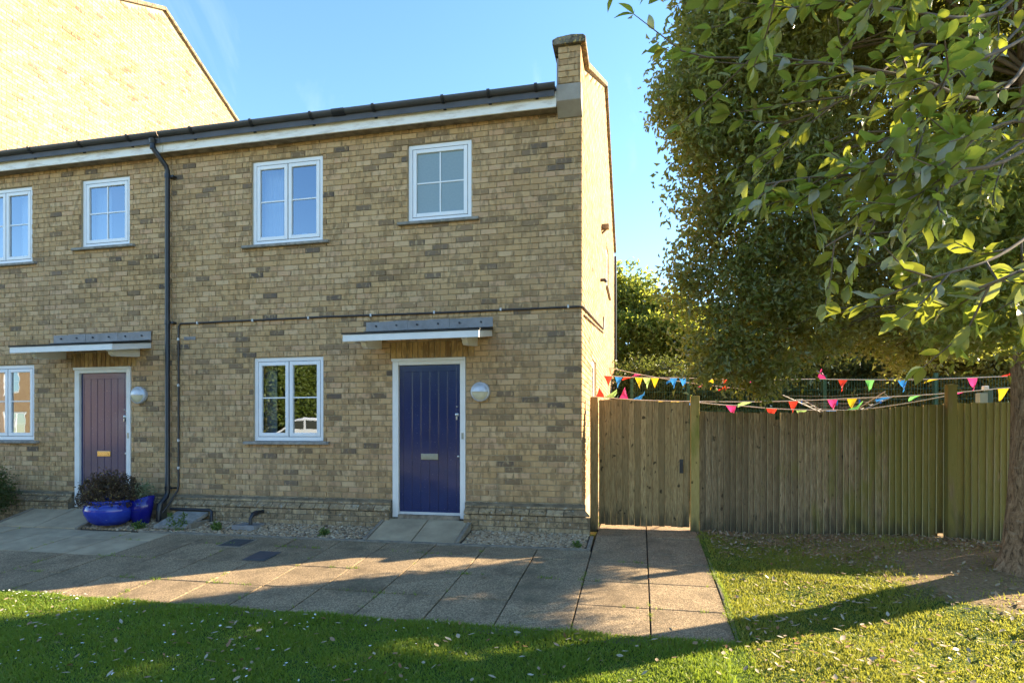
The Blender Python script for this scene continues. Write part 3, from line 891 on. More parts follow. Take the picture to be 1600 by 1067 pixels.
pts = [((7.255, 6.022), (7.86, 6.052))] + [(lerp(COP[1], COP[2], i / 6 + 0.001), lerp(COP[1], COP[2], (i + 1) / 6 - 0.002)) for i in range(6)] + \
      [(lerp(COP[2], COP[3], i / 6 + 0.002), lerp(COP[2], COP[3], (i + 1) / 6 - 0.002)) for i in range(6)]
cap = None
for (p, q) in pts:
    cm = MB(); cop_seg(p, q)
    if cap is None:
        cap = MB()
        # front stone, weathered to a shallow camber
        prof = [(W0, 6.022), (W1, 6.022), (W1 + 0.003, 6.085), (W1 - 0.03, 6.112), (-0.82, 6.128), (W0 + 0.06, 6.113), (W0 - 0.002, 6.085)]
        cap.prism(prof, 'y', 7.255, 7.862)
        cap.build("coping_stone", M['coping'], end_house, bevel=0.008)
        continue
    cm.build("coping_stone", M['coping'], end_house, bevel=0.006)
fl = MB(); fl.box(-1.012, -0.9905, 7.34, 8.2, 5.56, 5.90); fl.build("lead_flashing", M['lead'], end_house)

def roof(house, x0, x1, ridge_y, y0, y1, z_e, pitch=0.505):
    r = MB(); th = 0.08
    zr = z_e + (ridge_y - y0) * pitch
    ze2 = zr - (y1 - ridge_y) * pitch
    r.prism([(y0, z_e), (ridge_y, zr), (y1, ze2), (y1, ze2 - th), (ridge_y, zr - th), (y0, z_e - th)], 'x', x0, x1)
    ro = r.build("roof", M['slate'], house)
    # slate courses on the front slope
    n = int((ridge_y - y0) / 0.22)
    for i in range(n):
        ya, yb = y0 + i * 0.22, y0 + i * 0.22 + 0.26
        s_ = MB(); s_.prism([(ya, z_e + (ya - y0) * pitch + 0.014), (yb, z_e + (yb - y0) * pitch + 0.003), (yb, z_e + (yb - y0) * pitch + 0.006), (ya, z_e + (ya - y0) * pitch + 0.022)], 'x', x0 + 0.002, x1 - 0.002)
        s_.build("slate_course", M['slate'], ro)
    return ro
roof(end_house, PX + 0.003, -1.03, 12.36, 7.25, 17.3, 5.475)

def eaves(house, x0, x1, brackets, unions):
    f = MB(); f.box(x0, x1, 7.30, 7.322, 5.285, 5.475); f.build("fascia_board", M['fascia'], house, bevel=0.003)
    s_ = MB(); s_.box(x0, x1, 7.323, FY + 0.012, 5.295, 5.307); s_.build("soffit_board", M['soffit'], house)
    g = MB(); n = 12; R0, R1 = 0.058, 0.053; cy, cz = 7.240, 5.53
    for i in range(n):
        a0, a1 = math.pi * i / n, math.pi * (i + 1) / n
        q = [(cy + R0 * math.cos(a0), cz - R0 * math.sin(a0)), (cy + R0 * math.cos(a1), cz - R0 * math.sin(a1)), (cy + R1 * math.cos(a1), cz - R1 * math.sin(a1)), (cy + R1 * math.cos(a0), cz - R1 * math.sin(a0))]
        g.prism(q, 'x', x0, x1)
    go = g.build("gutter", M['gutter'], house)
    for bxx in brackets:
        k = MB(); R2, R3 = 0.074, 0.0585; w = 0.019
        for i in range(n):
            a0, a1 = math.pi * i / n, math.pi * (i + 1) / n
            q = [(cy + R2 * math.cos(a0), cz + 0.004 - R2 * math.sin(a0)), (cy + R2 * math.cos(a1), cz + 0.004 - R2 * math.sin(a1)), (cy + R3 * math.cos(a1), cz + 0.004 - R3 * math.sin(a1)), (cy + R3 * math.cos(a0), cz + 0.004 - R3 * math.sin(a0))]
            k.prism(q, 'x', bxx - w, bxx + w)
        k.box(bxx - w, bxx + w, 7.285, 7.2995, 5.40, 5.50)
        k.build("gutter_bracket", M['black_plastic'], go)
    for bxx in unions:
        k = MB(); R2, R3 = 0.068, 0.0585
        for i in range(n):
            a0, a1 = math.pi * i / n, math.pi * (i + 1) / n
            q = [(cy + R2 * math.cos(a0), cz - R2 * math.sin(a0)), (cy + R2 * math.cos(a1), cz - R2 * math.sin(a1)), (cy + R3 * math.cos(a1), cz - R3 * math.sin(a1)), (cy + R3 * math.cos(a0), cz - R3 * math.sin(a0))]
            k.prism(q, 'x', bxx - 0.09, bxx + 0.09)
        k.build("gutter_union", M['black_plastic'], go)
    return go
eaves(end_house, PX + 0.004, -1.012, [-6.15, -5.2, -4.3, -3.4, -2.45, -1.25, -1.85], [-3.9])

wfn = lambda u, z, d: Vector((u, FY + d, z))
window(end_house, wfn, -5.38, -4.28, 3.915, 5.096, 'two', curtain=[(-5.33, -5.02)])
window(end_house, wfn, -3.03, -2.15, 4.072, 5.096, 'frost')
window(end_house, wfn, -5.355, -4.272, 1.148, 2.321, 'two', curtain=[(-5.33, -5.12)])
door(end_house, -3.243, -2.227, 0.135, 2.2465, M['nickel'])
canopy(end_house, -3.62, -1.865)
# the window-ledge bits seen in the upper window
for (xx, hh) in ((-5.13, 0.14), (-5.19, 0.10)):
    k = MB(); k.lathe([(0.035, 0), (0.04, 0.03), (0.012, hh), (0, hh)], (xx, FY + 0.17, 3.985), 12); k.build("ornament", M['curtain'], end_house)
k = MB(); k.tube([(-4.66 + 0.09 * math.cos(a), FY + 0.17, 3.99 + 0.09 * math.sin(a)) for a in np.linspace(0.2, 3.0, 10)], 0.012, 6); k.build("ornament", M['curtain'], end_house)

# downpipe, cable and clips
dp = MB()
px = PX - 0.005
dp.tube([(px - 0.10, 7.236, 5.46), (px - 0.10, 7.236, 5.36), (px - 0.09, 7.25, 5.30), (px - 0.005, 7.37, 5.12), (px, 7.395, 5.05), (px, 7.395, 0.40), (px, 7.37, 0.33), (px + 0.0, 7.26, 0.24), (px + 0.0, 7.235, 0.17), (px, 7.235, -0.05)], 0.034, 12)
dpo = dp.build("downpipe", M['black_plastic'], end_house)
hp = MB(); hp.tube([(px - 0.10, 7.236, 5.445), (px - 0.10, 7.236, 5.39)], [0.055, 0.042], 12); hp.tube([(px - 0.10, 7.236, 5.36), (px - 0.10, 7.236, 5.31)], 0.039, 12); hp.build("outlet", M['black_plastic'], dpo)
for z in (4.98, 2.86, 0.46):
    k = MB(); k.tube([(px, 7.395, z - 0.03), (px, 7.395, z + 0.03)], 0.040, 12); k.box(px - 0.012, px + 0.09, 7.40, FY - 0.001, z - 0.012, z + 0.012); k.build("pipe_clip", M['black_plastic'], dpo)
k = MB(); k.tube([(px, 7.26, 0.25), (px, 7.235, 0.15)], 0.042, 12); k.build("pipe_shoe", M['black_plastic'], dpo)
cb = MB()
cx0 = -6.57
cb.tube([(-6.66, 7.25, 0.12), (cx0 - 0.05, 7.33, 0.24), (cx0, 7.43, 0.42), (cx0, FY - 0.016, 0.50), (cx0, FY - 0.016, 2.80), (cx0 + 0.03, FY - 0.016, 2.845), (-4.2, FY - 0.016, 2.852), (-2.5, FY - 0.016, 2.838), (CX - 0.05, FY - 0.016, 2.838), (CX + 0.012, FY - 0.014, 2.838), (CX + 0.018, 7.56, 2.84), (CX + 0.018, 11.7, 3.27), (CX + 0.018, 11.75, 3.52)], 0.014, 6)
cb.tube([(CX + 0.018, 7.62, 2.76), (CX + 0.018, 11.7, 3.20)], 0.010, 6)
cbo = cb.build("cable", M['cable'], end_house)
clips = [(cx0, z) for z in (0.75, 1.15, 1.95, 2.62)] + [(xx, 2.845) for xx in (-6.25, -5.35, -4.48, -3.55, -2.65, -1.75, -0.88)]
for (xx, z) in clips:
    k = MB(); k.box(xx - 0.012, xx + 0.012, FY - 0.034, FY - 0.001, z - 0.02, z + 0.02); k.build("cable_clip", M['clip'], cbo, bevel=0.004)
vb = MB(); vb.box(-6.49, -6.295, FY - 0.006, FY - 0.0005, 2.605, 2.655)
for i in range(8): vb.box(-6.48 + i * 0.023, -6.465 + i * 0.023, FY - 0.01, FY - 0.0065, 2.61, 2.65)
vb.build("air_vent", M['lead'], end_house)
# fittings on the side wall
k = MB(); k.box(CX - 0.002, CX + 0.14, 11.3, 11.42, 5.10, 5.18); k.tube([(CX, 11.36, 5.02), (CX + 0.08, 11.36, 5.09)], 0.02, 8); k.build("security_camera", M['soffit'], end_house)
k = MB(); k.tube([(CX - 0.002, 11.0, 4.05), (CX + 0.08, 11.0, 4.05), (CX + 0.10, 11.0, 4.01)], 0.03, 10); k.build("overflow_pipe", M['black_plastic'], end_house)
k = MB(); k.tube([(CX + 0.05, 16.6, 0.0), (CX + 0.05, 16.6, 6.1)], 0.034, 8); k.build("rear_downpipe", M['black_plastic'], end_house)

# ------------------------------------------------------------------ the neighbouring house
LX = -12.72
nb_house = thing("terrace_house", (-9.7, FY + 4.7, 0), "yellow brick mid-terrace house with glossy blue door reflecting warm light and plant pots outside", "house")
E_ = (-10.33, -9.24, 3.898, 5.098); Dw = (-8.31, -7.44, 4.048, 5.098); F_ = (-10.29, -9.20, 1.123, 2.323); Ld = (-8.42, -7.41, 0.10, 2.248)
SOL2 = (-8.48, -7.32, 2.248, 2.473)
holes = [E_, Dw, F_, Ld]
wall2 = backing(LX, PX, -0.1, EAVE, holes, fp[0], M['mortar'], "front_wall", nb_house)
cells = courses(LX, PX - 0.006, BZ0, EAVE, holes + [SOL2])
lay(cells, fp, wall2, 300, lambda c: (c[1] - PX) ** 2 * 0.7 + (c[3] - 1.4) ** 2 * 0.6 + (0.3 if (c[1] - c[0]) < 0.15 else 0) + (9 if c[0] < -9.9 else 0), M['brick'])
x = SOL2[0]
while x < SOL2[1] - 0.05:
    inst("brick", brick_mesh(0.067, 0.213, M['brick_soldier']), Matrix.Translation((x + 0.038, FY + random.uniform(-0.003, 0.002), 2.3605)), wall2)
    x += 0.0773
plinth(nb_house, [(-7.41, PX - 0.09, False), (-10.6, -8.425, False)])
roof(nb_house, LX + 0.004, PX - 0.003, 12.36, 7.25, 17.3, 5.475)
eaves(nb_house, LX + 0.01, PX - 0.004, [-7.2, -8.05, -8.95, -9.85, -10.8], [])
window(nb_house, wfn, -10.33, -9.24, 3.915, 5.096, 'two', curtain=[(-9.72, -9.36), (-10.3, -10.0)])
window(nb_house, wfn, -8.31, -7.44, 4.072, 5.096, 'one', curtain=[(-8.28, -7.98), (-7.62, -7.47)])
window(nb_house, wfn, -10.29, -9.20, 1.148, 2.321, 'two', curtain=[(-10.25, -10.0)])
door(nb_house, -8.418, -7.412, 0.135, 2.2465, M['brass'])
canopy(nb_house, -8.80, -7.05)

# ------------------------------------------------------------------ the tall gable beyond
tall = thing("gabled_house", (-16, 13.9, 0), "tall sunlit yellow brick gable rising above the terrace roof", "house")
TR = (13.9, 12.78)
def tz(y): return TR[1] - abs(y - TR[0]) * 0.505
tb = MB()
tx = LX - 0.009
tb.add([(tx, 7.3, -0.1), (tx, 20.5, -0.1), (tx, 20.5, tz(20.5)), (tx, *TR), (tx, 7.3, tz(7.3))], [(0, 1, 2, 3, 4)])
tb.add([(tx, 7.3, -0.1), (tx - 8, 7.3, -0.1), (tx - 8, 7.3, tz(7.3)), (tx, 7.3, tz(7.3))], [(0, 3, 2, 1)])
tb.add([(tx - 8, 7.3, -0.1), (tx - 8, 20.5, -0.1), (tx - 8, 20.5, tz(20.5)), (tx - 8, *TR), (tx - 8, 7.3, tz(7.3))], [(4, 3, 2, 1, 0)])
tbo = tb.build("gable_wall", M['mortar'], tall)
cells = courses(7.3, 20.5, 5.473, 12.8, [], lambda y: tz(y) - 0.02)
def tk(c):
    y = (c[0] + c[1]) / 2; z = c[2]
    hidden = z < 5.5 + (y - 7.2) * 0.505 + 0.1
    r = LX * math.cos(YAW) + y * math.sin(YAW); w = -LX * math.sin(YAW) + y * math.cos(YAW)
    px_ = 800 + 930 * r / w; py_ = 675 - 930 * (z - CZ) / w
    return (1000 if (hidden or px_ < 0 or py_ < 0) else 0) + y + (0.4 if (c[1] - c[0]) < 0.15 else 0)
lay(cells, (lambda u, z, d: Vector((LX + d, u, z)), math.pi / 2), tbo, 300, tk, M['brick'])
for sgn in (-1, 1):
    for i in range(7):
        ya, yb = TR[0] + sgn * i * 0.95, TR[0] + sgn * (i + 1) * 0.95 - sgn * 0.006
        m_ = MB()
        a, b = (ya, yb) if ya < yb else (yb, ya)
        m_.hexa([(LX - 0.3, a, tz(a)), (LX + 0.07, a, tz(a)), (LX + 0.07, b, tz(b)), (LX - 0.3, b, tz(b)),
                 (LX - 0.3, a, tz(a) + 0.1), (LX + 0.07, a, tz(a) + 0.1), (LX + 0.07, b, tz(b) + 0.1), (LX - 0.3, b, tz(b) + 0.1)])
        m_.build("coping_stone", M['coping'], tall, bevel=0.008)
r_ = MB(); r_.prism([(7.0, tz(7.0) - 0.12), (TR[0], TR[1] - 0.12), (20.8, tz(20.8) - 0.12), (20.8, tz(20.8) - 0.2), (TR[0], TR[1] - 0.2), (7.0, tz(7.0) - 0.2)], 'x', LX - 8.2, LX - 0.31)
r_.build("roof", M['slate'], tall)
for i in range(12):      # stepped lead where the terrace roof meets the gable
    y = 7.35 + i * 0.30
    zr = 5.475 + (y - 7.22) * 0.505
    m_ = MB(); m_.prism([(y, zr + 0.03), (y + 0.30, zr + 0.18), (y + 0.02, zr + 0.34)], 'x', LX + 0.001, LX + 0.012); m_.build("lead_flashing", M['lead'], tall)

# ------------------------------------------------------------------ paving
pave = MB()
YF = 4.62
for i in range(40):
    pass
xsP = np.linspace(-13.0, 0.70, 30); ysP = np.linspace(YF, 6.78, 6)
vs = [(x, y, gz(x, y) - 0.028) for y in ysP for x in xsP]
fs = [(j * 30 + i, j * 30 + i + 1, (j + 1) * 30 + i + 1, (j + 1) * 30 + i) for j in range(5) for i in range(29)]
pave.add(vs, fs)
pave.add([(-0.56, 6.78, gz(0, 6.78) - 0.028), (0.70, 6.78, gz(0, 6.78) - 0.028), (0.70, 8.6, -0.026), (-0.56, 8.6, -0.026)], [(0, 1, 2, 3)])
pv = pave.build("paving", M['slab_joint'], None)
tag(pv, "exposed aggregate slab paving in front of the houses", None, None, "structure")
def slab(x0, x1, y0, y1, mat, parent, zf=None, name="slab", g=0.0065, tilt=0.0045, lift=0.0):
    zf = zf or gz
    def z(x, y): return zf(x, y)
    x0 += g; x1 -= g; y0 += g; y1 -= g
    j = [random.uniform(-tilt, tilt) for _ in range(4)]
    P = [(x0, y0), (x1, y0), (x1, y1), (x0, y1)]
    m_ = MB(); m_.hexa([(x, y, z(x, y) - 0.04 + lift) for (x, y) in P] + [(x, y, z(x, y) + j[i] + lift) for i, (x, y) in enumerate(P)])
    return m_.build(name, mat, parent, bevel=0.004)
cols = [0.70] + [0.08 - 0.615 * i for i in range(22)]
rows = [YF, 5.19, 5.80, 6.42, 6.76]
for i in range(len(cols) - 1):
    x1, x0 = cols[i], cols[i + 1]
    for j in range(4):
        y0, y1 = rows[j], rows[j + 1]
        if x1 <= -0.50 and j == 3 and x0 > -6.2:
            slab(x0, x1, y0, y1, M['slab'], pv)
            continue
        pale = x1 < -6.0 and j >= 2
        # a few cracked slabs are in two pieces
        if (i, j) in ((4, 1), (1, 1), (2, 0), (7, 2)):
            g = 0.006
            P = [(x0 + g, y0 + g), (x1 - g, y0 + g), (x1 - g, y1 - g), (x0 + g, y1 - g)]
            c0, c1 = (x0 + g, y0 + (y1 - y0) * 0.35), (x1 - g, y1 - (y1 - y0) * 0.1)
            for poly in ([P[0], P[1], (c1[0], c1[1] - 0.004), (c0[0], c0[1] - 0.004)], [(c0[0], c0[1] + 0.004), (c1[0], c1[1] + 0.004), P[2], P[3]]):
                m_ = MB(); jz = random.uniform(-0.003, 0.003)
                m_.hexa([(x, y, gz(x, y) - 0.04) for (x, y) in poly] + [(x, y, gz(x, y) + jz) for (x, y) in poly])
                m_.build("slab", M['slab'], pv, bevel=0.003)
        else:
            slab(x0, x1, y0, y1, M['slab_pale'] if pale else M['slab'], pv)
# the path on to the gate
for (x0, x1) in ((-0.535, 0.08), (0.08, 0.70)):
    for (y0, y1) in ((6.76, 7.40), (7.40, 8.02), (8.02, 8.6)):
        slab(x0, x1, y0, y1, M['slab'], pv)
# edgings
for (a, b) in ((4.63, 5.5), (5.505, 6.4), (6.405, 7.3), (7.305, 7.9)):
    slab(0.705, 0.752, a, b, M['kerb'], pv, name="edging_stone", g=0.002, lift=0.002)
for i in range(8):
    slab(-5.6 + i * 0.78, -4.82 + i * 0.78 if i < 7 else 0.70, 4.57, 4.617, M['kerb'], pv, name="edging_stone", g=0.002, lift=0.0)
k0 = -0.56
while k0 > -6.6:
    k1 = max(k0 - 0.91, -6.6)
    if not (-3.40 < (k0 + k1) / 2 < -2.1 and False):
        slab(k1, k0, 6.765, 6.815, M['kerb'], pv, name="edging_stone", g=0.002, lift=0.012)
    k0 = k1
slab(-0.60, -0.552, 6.82, 7.34, M['kerb'], pv, name="edging_stone", g=0.002, lift=0.012)

def ramp(x0, x1, ya, yb, za, zb, name, mats, label):
    base = MB(); base.hexa([(x0, ya, za - 0.2), (x1, ya, za - 0.2), (x1, yb, -0.1), (x0, yb, -0.1), (x0, ya, za - 0.02), (x1, ya, za - 0.02), (x1, yb, zb - 0.02), (x0, yb, zb - 0.02)])
    bo = base.build(name, M['kerb'], None); tag(bo, label, None, None, "structure")
    xm = (x0 + x1) / 2 + 0.02
    zf = lambda x, y: za + (zb - za) * (y - ya) / (yb - ya)
    ins = [(x0 + 0.05, xm), (xm, x1 - 0.05)]
    for (a, b) in ins: slab(a, b, ya, yb, mats, bo, zf, tilt=0.002)
    for (a, b) in ((x0 - 0.002, x0 + 0.05), (x1 - 0.05, x1 + 0.002)): slab(a, b, ya, yb, M['kerb'], bo, zf, name="edging_stone", g=0.002, lift=0.008)
    return bo
ramp(-3.36, -2.12, 6.82, 7.43, gz(0, 6.82) + 0.012, 0.125, "door_ramp", M['slab_pale'], "short concrete ramp up to the navy door")
ramp(-9.1, -7.6, 6.775, 7.43, gz(0, 6.78) + 0.012, 0.125, "entrance_path", M['slab_pale'], "pale concrete path up to the left hand door")

# gravel beds
bed = MB()
def bedz(x, y): return gz(x, y) - 0.005 + 0.02 * sm(7.0, 7.3, y)
for (a, b) in ((-2.10, -0.605), (-7.595, -3.38)):
    bed.hexa([(a, 6.82, -0.25), (b, 6.82, -0.25), (b, 7.36, -0.25), (a, 7.36, -0.25), (a, 6.82, bedz(a, 6.82)), (b, 6.82, bedz(a, 6.82)), (b, 7.36, bedz(a, 7.36)), (a, 7.36, bedz(a, 7.36))])
tag(bed.build("gravel_bed", M['bed'], None), "narrow beds of earth and gravel along the house fronts", None, None, "structure")

def scatter(name, xy, zf, proto_v, proto_f, size, mat, squash=(1, 1, 0.6), lift=0.3, label=None, smooth=True):
    n = len(xy)
    pv_ = np.array(proto_v); k = len(pv_)
    sc = size * rng.uniform(0.6, 1.35, (n, 1, 1)) * (np.array(squash) * rng.uniform(0.75, 1.25, (n, 3)))[:, None, :]
    ang = rng.uniform(0, 2 * np.pi, n); tl = rng.normal(0, 0.3, n)
    V = pv_[None] * sc
    c, s_ = np.cos(tl), np.sin(tl)
    V = np.stack([V[..., 0] * c[:, None] - V[..., 2] * s_[:, None], V[..., 1], V[..., 0] * s_[:, None] + V[..., 2] * c[:, None]], -1)
    c, s_ = np.cos(ang), np.sin(ang)
    V = np.stack([V[..., 0] * c[:, None] - V[..., 1] * s_[:, None], V[..., 0] * s_[:, None] + V[..., 1] * c[:, None], V[..., 2]], -1)
    z = np.array([zf(a, b) for a, b in xy])
    V += np.concatenate([xy, (z + size * lift)[:, None]], 1)[:, None, :]
    F = (np.array(proto_f)[None] + (np.arange(n) * k)[:, None, None]).reshape(-1, len(proto_f[0]))
    at = np.repeat(rng.random(n), len(proto_f))
    o = link_mesh(name, V.reshape(-1, 3), F, mat, None, smooth, at)
    tag(o, label, None, None, "stuff")
    return o
ph = (1 + 5 ** 0.5) / 2
ico_v = np.array([(-1, ph, 0), (1, ph, 0), (-1, -ph, 0), (1, -ph, 0), (0, -1, ph), (0, 1, ph), (0, -1, -ph), (0, 1, -ph), (ph, 0, -1), (ph, 0, 1), (-ph, 0, -1), (-ph, 0, 1)]) / 1.902
ico_f = [(0, 11, 5), (0, 5, 1), (0, 1, 7), (0, 7, 10), (0, 10, 11), (1, 5, 9), (5, 11, 4), (11, 10, 2), (10, 7, 6), (7, 1, 8), (3, 9, 4), (3, 4, 2), (3, 2, 6), (3, 6, 8), (3, 8, 9), (4, 9, 5), (2, 4, 11), (6, 2, 10), (8, 6, 7), (9, 8, 1)]
n1, n2 = 2600, 4200
xy = np.concatenate([np.stack([rng.uniform(-2.09, -0.62, n1), rng.uniform(6.83, 7.35, n1)], 1), np.stack([rng.uniform(-7.58, -3.40, n2), rng.uniform(6.83, 7.35, n2)], 1)])
scatter("gravel", xy, bedz, ico_v, ico_f, 0.021, M['pebble'], lift=0.25, label="loose buff and grey pebbles along the house fronts")

# ------------------------------------------------------------------ leaves and foliage
def leaf_cloud(P, D, N, L, W, fold=0.35, curl=0.2, rich=False):
    """P base points, D unit directions, N approximate normals; returns verts, faces (quads of two tris), face count per leaf"""
    n = len(P)
    Sd = np.cross(D, N); Sd /= np.linalg.norm(Sd, axis=1, keepdims=True) + 1e-9
    Nn = np.cross(Sd, D)
    L = L[:, None]; W = W[:, None]
    if not rich:
        tip = P + D * L - Nn * L * curl
        mid = P + D * L * 0.48
        a = mid + Sd * W * 0.5 + Nn * W * fold; b = mid - Sd * W * 0.5 + Nn * W * fold
        V = np.stack([P, a, tip, b], 1).reshape(-1, 3)
        base = (np.arange(n) * 4)[:, None]
        F = np.concatenate([base + np.array([[0, 1, 2]]), base + np.array([[0, 2, 3]])], 1).reshape(-1, 3)
        return V, F, 2
    rows_ = []
    for (t_, wf) in ((0.0, 0.04), (0.12, 0.42), (0.32, 0.92), (0.52, 1.0), (0.74, 0.72), (0.9, 0.32), (1.0, 0.02)):
        c = P + D * L * t_ - Nn * L * curl * t_ * t_
        rows_ += [c + Sd * W * 0.5 * wf + Nn * W * fold * 0.5 * wf, c, c - Sd * W * 0.5 * wf + Nn * W * fold * 0.5 * wf]
    V = np.stack(rows_, 1).reshape(-1, 3)
    q = []
    for i in range(6):
        q += [[3 * i, 3 * i + 1, 3 * i + 4, 3 * i + 3], [3 * i + 1, 3 * i + 2, 3 * i + 5, 3 * i + 4]]
    base = (np.arange(n) * 21)[:, None]
    F = np.concatenate([base + np.array([r]) for r in q], 1).reshape(-1, 4)
    return V, F, 12

def unit(v): return v / (np.linalg.norm(v, axis=-1, keepdims=True) + 1e-9)

def spray_leaves(tips, dirs, per, spread, L, up=0.35, rs=0.9, face=0.4, along=0.8, droop=0.0):
    """tufts of leaves round twig tips"""
    n = len(tips)
    P = np.repeat(tips, per, 0) + rng.normal(0, spread, (n * per, 3))
    D = unit(np.repeat(dirs, per, 0) * along + rng.normal(0, rs, (n * per, 3)) - np.array([0, 0, droop]))
    N = unit(rng.normal(0, 0.75, (n * per, 3)) + np.array([0, 0, up * 2]) + np.repeat(dirs, per, 0) * face)
    Ls = L * rng.uniform(0.6, 1.25, n * per)
    return P, D, N, Ls

def foliage(name, P, D, N, Ls, ratio, mat, parent, rich=False, label=None):
    V, F, k = leaf_cloud(P, D, N, Ls, Ls * ratio, rich=rich)
    at = np.repeat(rng.random(len(P)), k)
    o = link_mesh(name, V, F, mat, parent, rich, at)
    o["kind"] = "stuff"
    if label: o["label"] = label
    return o

def bush(name, c, rad, n_tuft, per, L, mat, label, cat, group=None, seed=0, zmin=None, trunk=True, spread=0.1, lump=0.22):
    t_ = thing(name, (c[0], c[1], 0), label, cat, group)
    q = unit(rng.normal(0, 1, (n_tuft, 3)))
    q[:, 2] = np.abs(q[:, 2]) * np.where(rng.random(n_tuft) < 0.8, 1, -0.5)
    rr = rng.uniform(0.62, 1.0, n_tuft) ** 0.7
    ph_ = rng.uniform(0, 6.28, 6)
    rr *= 1 + lump * np.sin(q[:, 0] * 4 + ph_[0]) * np.sin(q[:, 2] * 5 + ph_[1]) + lump * 0.7 * np.sin(q[:, 1] * 9 + ph_[2] + q[:, 2] * 7)
    T = np.array(c) + q * rr[:, None] * np.array(rad)
    if zmin is not None: T = T[T[:, 2] > zmin]; q = q[:len(T)]
    dirs = unit((T - np.array(c)) / np.array(rad) + np.array([0, 0, 0.4]))
    P, D, N, Ls = spray_leaves(T, dirs, per, spread, L)
    foliage("crown", P, D, N, Ls, 0.5, mat, t_)
    if trunk:
        m_ = MB()
        for i in range(7):
            a = rng.uniform(0, 6.28); r = rng.uniform(0.3, 0.8)
            e = Vector((c[0] + rad[0] * r * math.cos(a), c[1] + rad[1] * r * math.sin(a), c[2] + rad[2] * rng.uniform(0.0, 0.7)))
            b0 = Vector((c[0] + rng.uniform(-0.15, 0.15), c[1] + rng.uniform(-0.15, 0.15), -0.15))
            mid = (b0 + e) / 2 + Vector((0, 0, 0.25))
            m_.tube([b0, mid, e], [0.035 * rad[2], 0.025 * rad[2], 0.008 * rad[2]], 6)
        m_.build("trunk", M['twig'], t_)
    return t_

# ------------------------------------------------------------------ the holm oak
def at_px(px_, py_, w):      # a point w metres in front of the lens, used to set the low branches
    k = (px_ - 800) / 930.0
    r = k * w
    return Vector((r * math.cos(YAW) - w * math.sin(YAW), r * math.sin(YAW) + w * math.cos(YAW), CZ + (675 - py_) * w / 930))
TX, TY = 3.58, 6.36
oak = thing("oak_tree", (TX, TY, gz(TX, TY)), "evergreen oak with scarred brown trunk and low spreading branches beside the fence", "tree")
tr = MB()
nrad = 20
tz0 = lawn_z(TX, TY) - 0.12
levels_ = [(0.0, 0.40, 0, 0), (0.10, 0.335, 0, 0), (0.22, 0.285, 0.0, 0), (0.4, 0.25, 0.0, 0), (0.8, 0.225, 0.0, 0), (1.3, 0.215, 0.01, 0.0), (1.8, 0.225, 0.03, 0.02), (2.3, 0.24, 0.05, 0.04), (2.8, 0.22, 0.07, 0.06), (3.6, 0.17, 0.1, 0.1), (4.6, 0.13, 0.1, 0.2), (6.0, 0.08, 0.0, 0.2), (7.4, 0.03, -0.1, 0.2)]
vs = []
for (h, r, ox, oy) in levels_:
    for k in range(nrad):
        a = 2 * math.pi * k / nrad
        rr = r * (1 + 0.07 * math.sin(3 * a + h * 1.3) + 0.05 * math.sin(5 * a - h * 2) + (0.12 * math.sin(4 * a + 0.7) if h < 0.25 else 0) + random.uniform(-0.02, 0.02))
        vs.append((TX + ox + rr * math.cos(a), TY + oy + rr * math.sin(a), tz0 + h))
fs = [(i * nrad + k, i * nrad + (k + 1) % nrad, (i + 1) * nrad + (k + 1) % nrad, (i + 1) * nrad + k) for i in range(len(levels_) - 1) for k in range(nrad)]
tr.add(vs, fs, True)
tro = tr.build("trunk", M['bark'], oak)

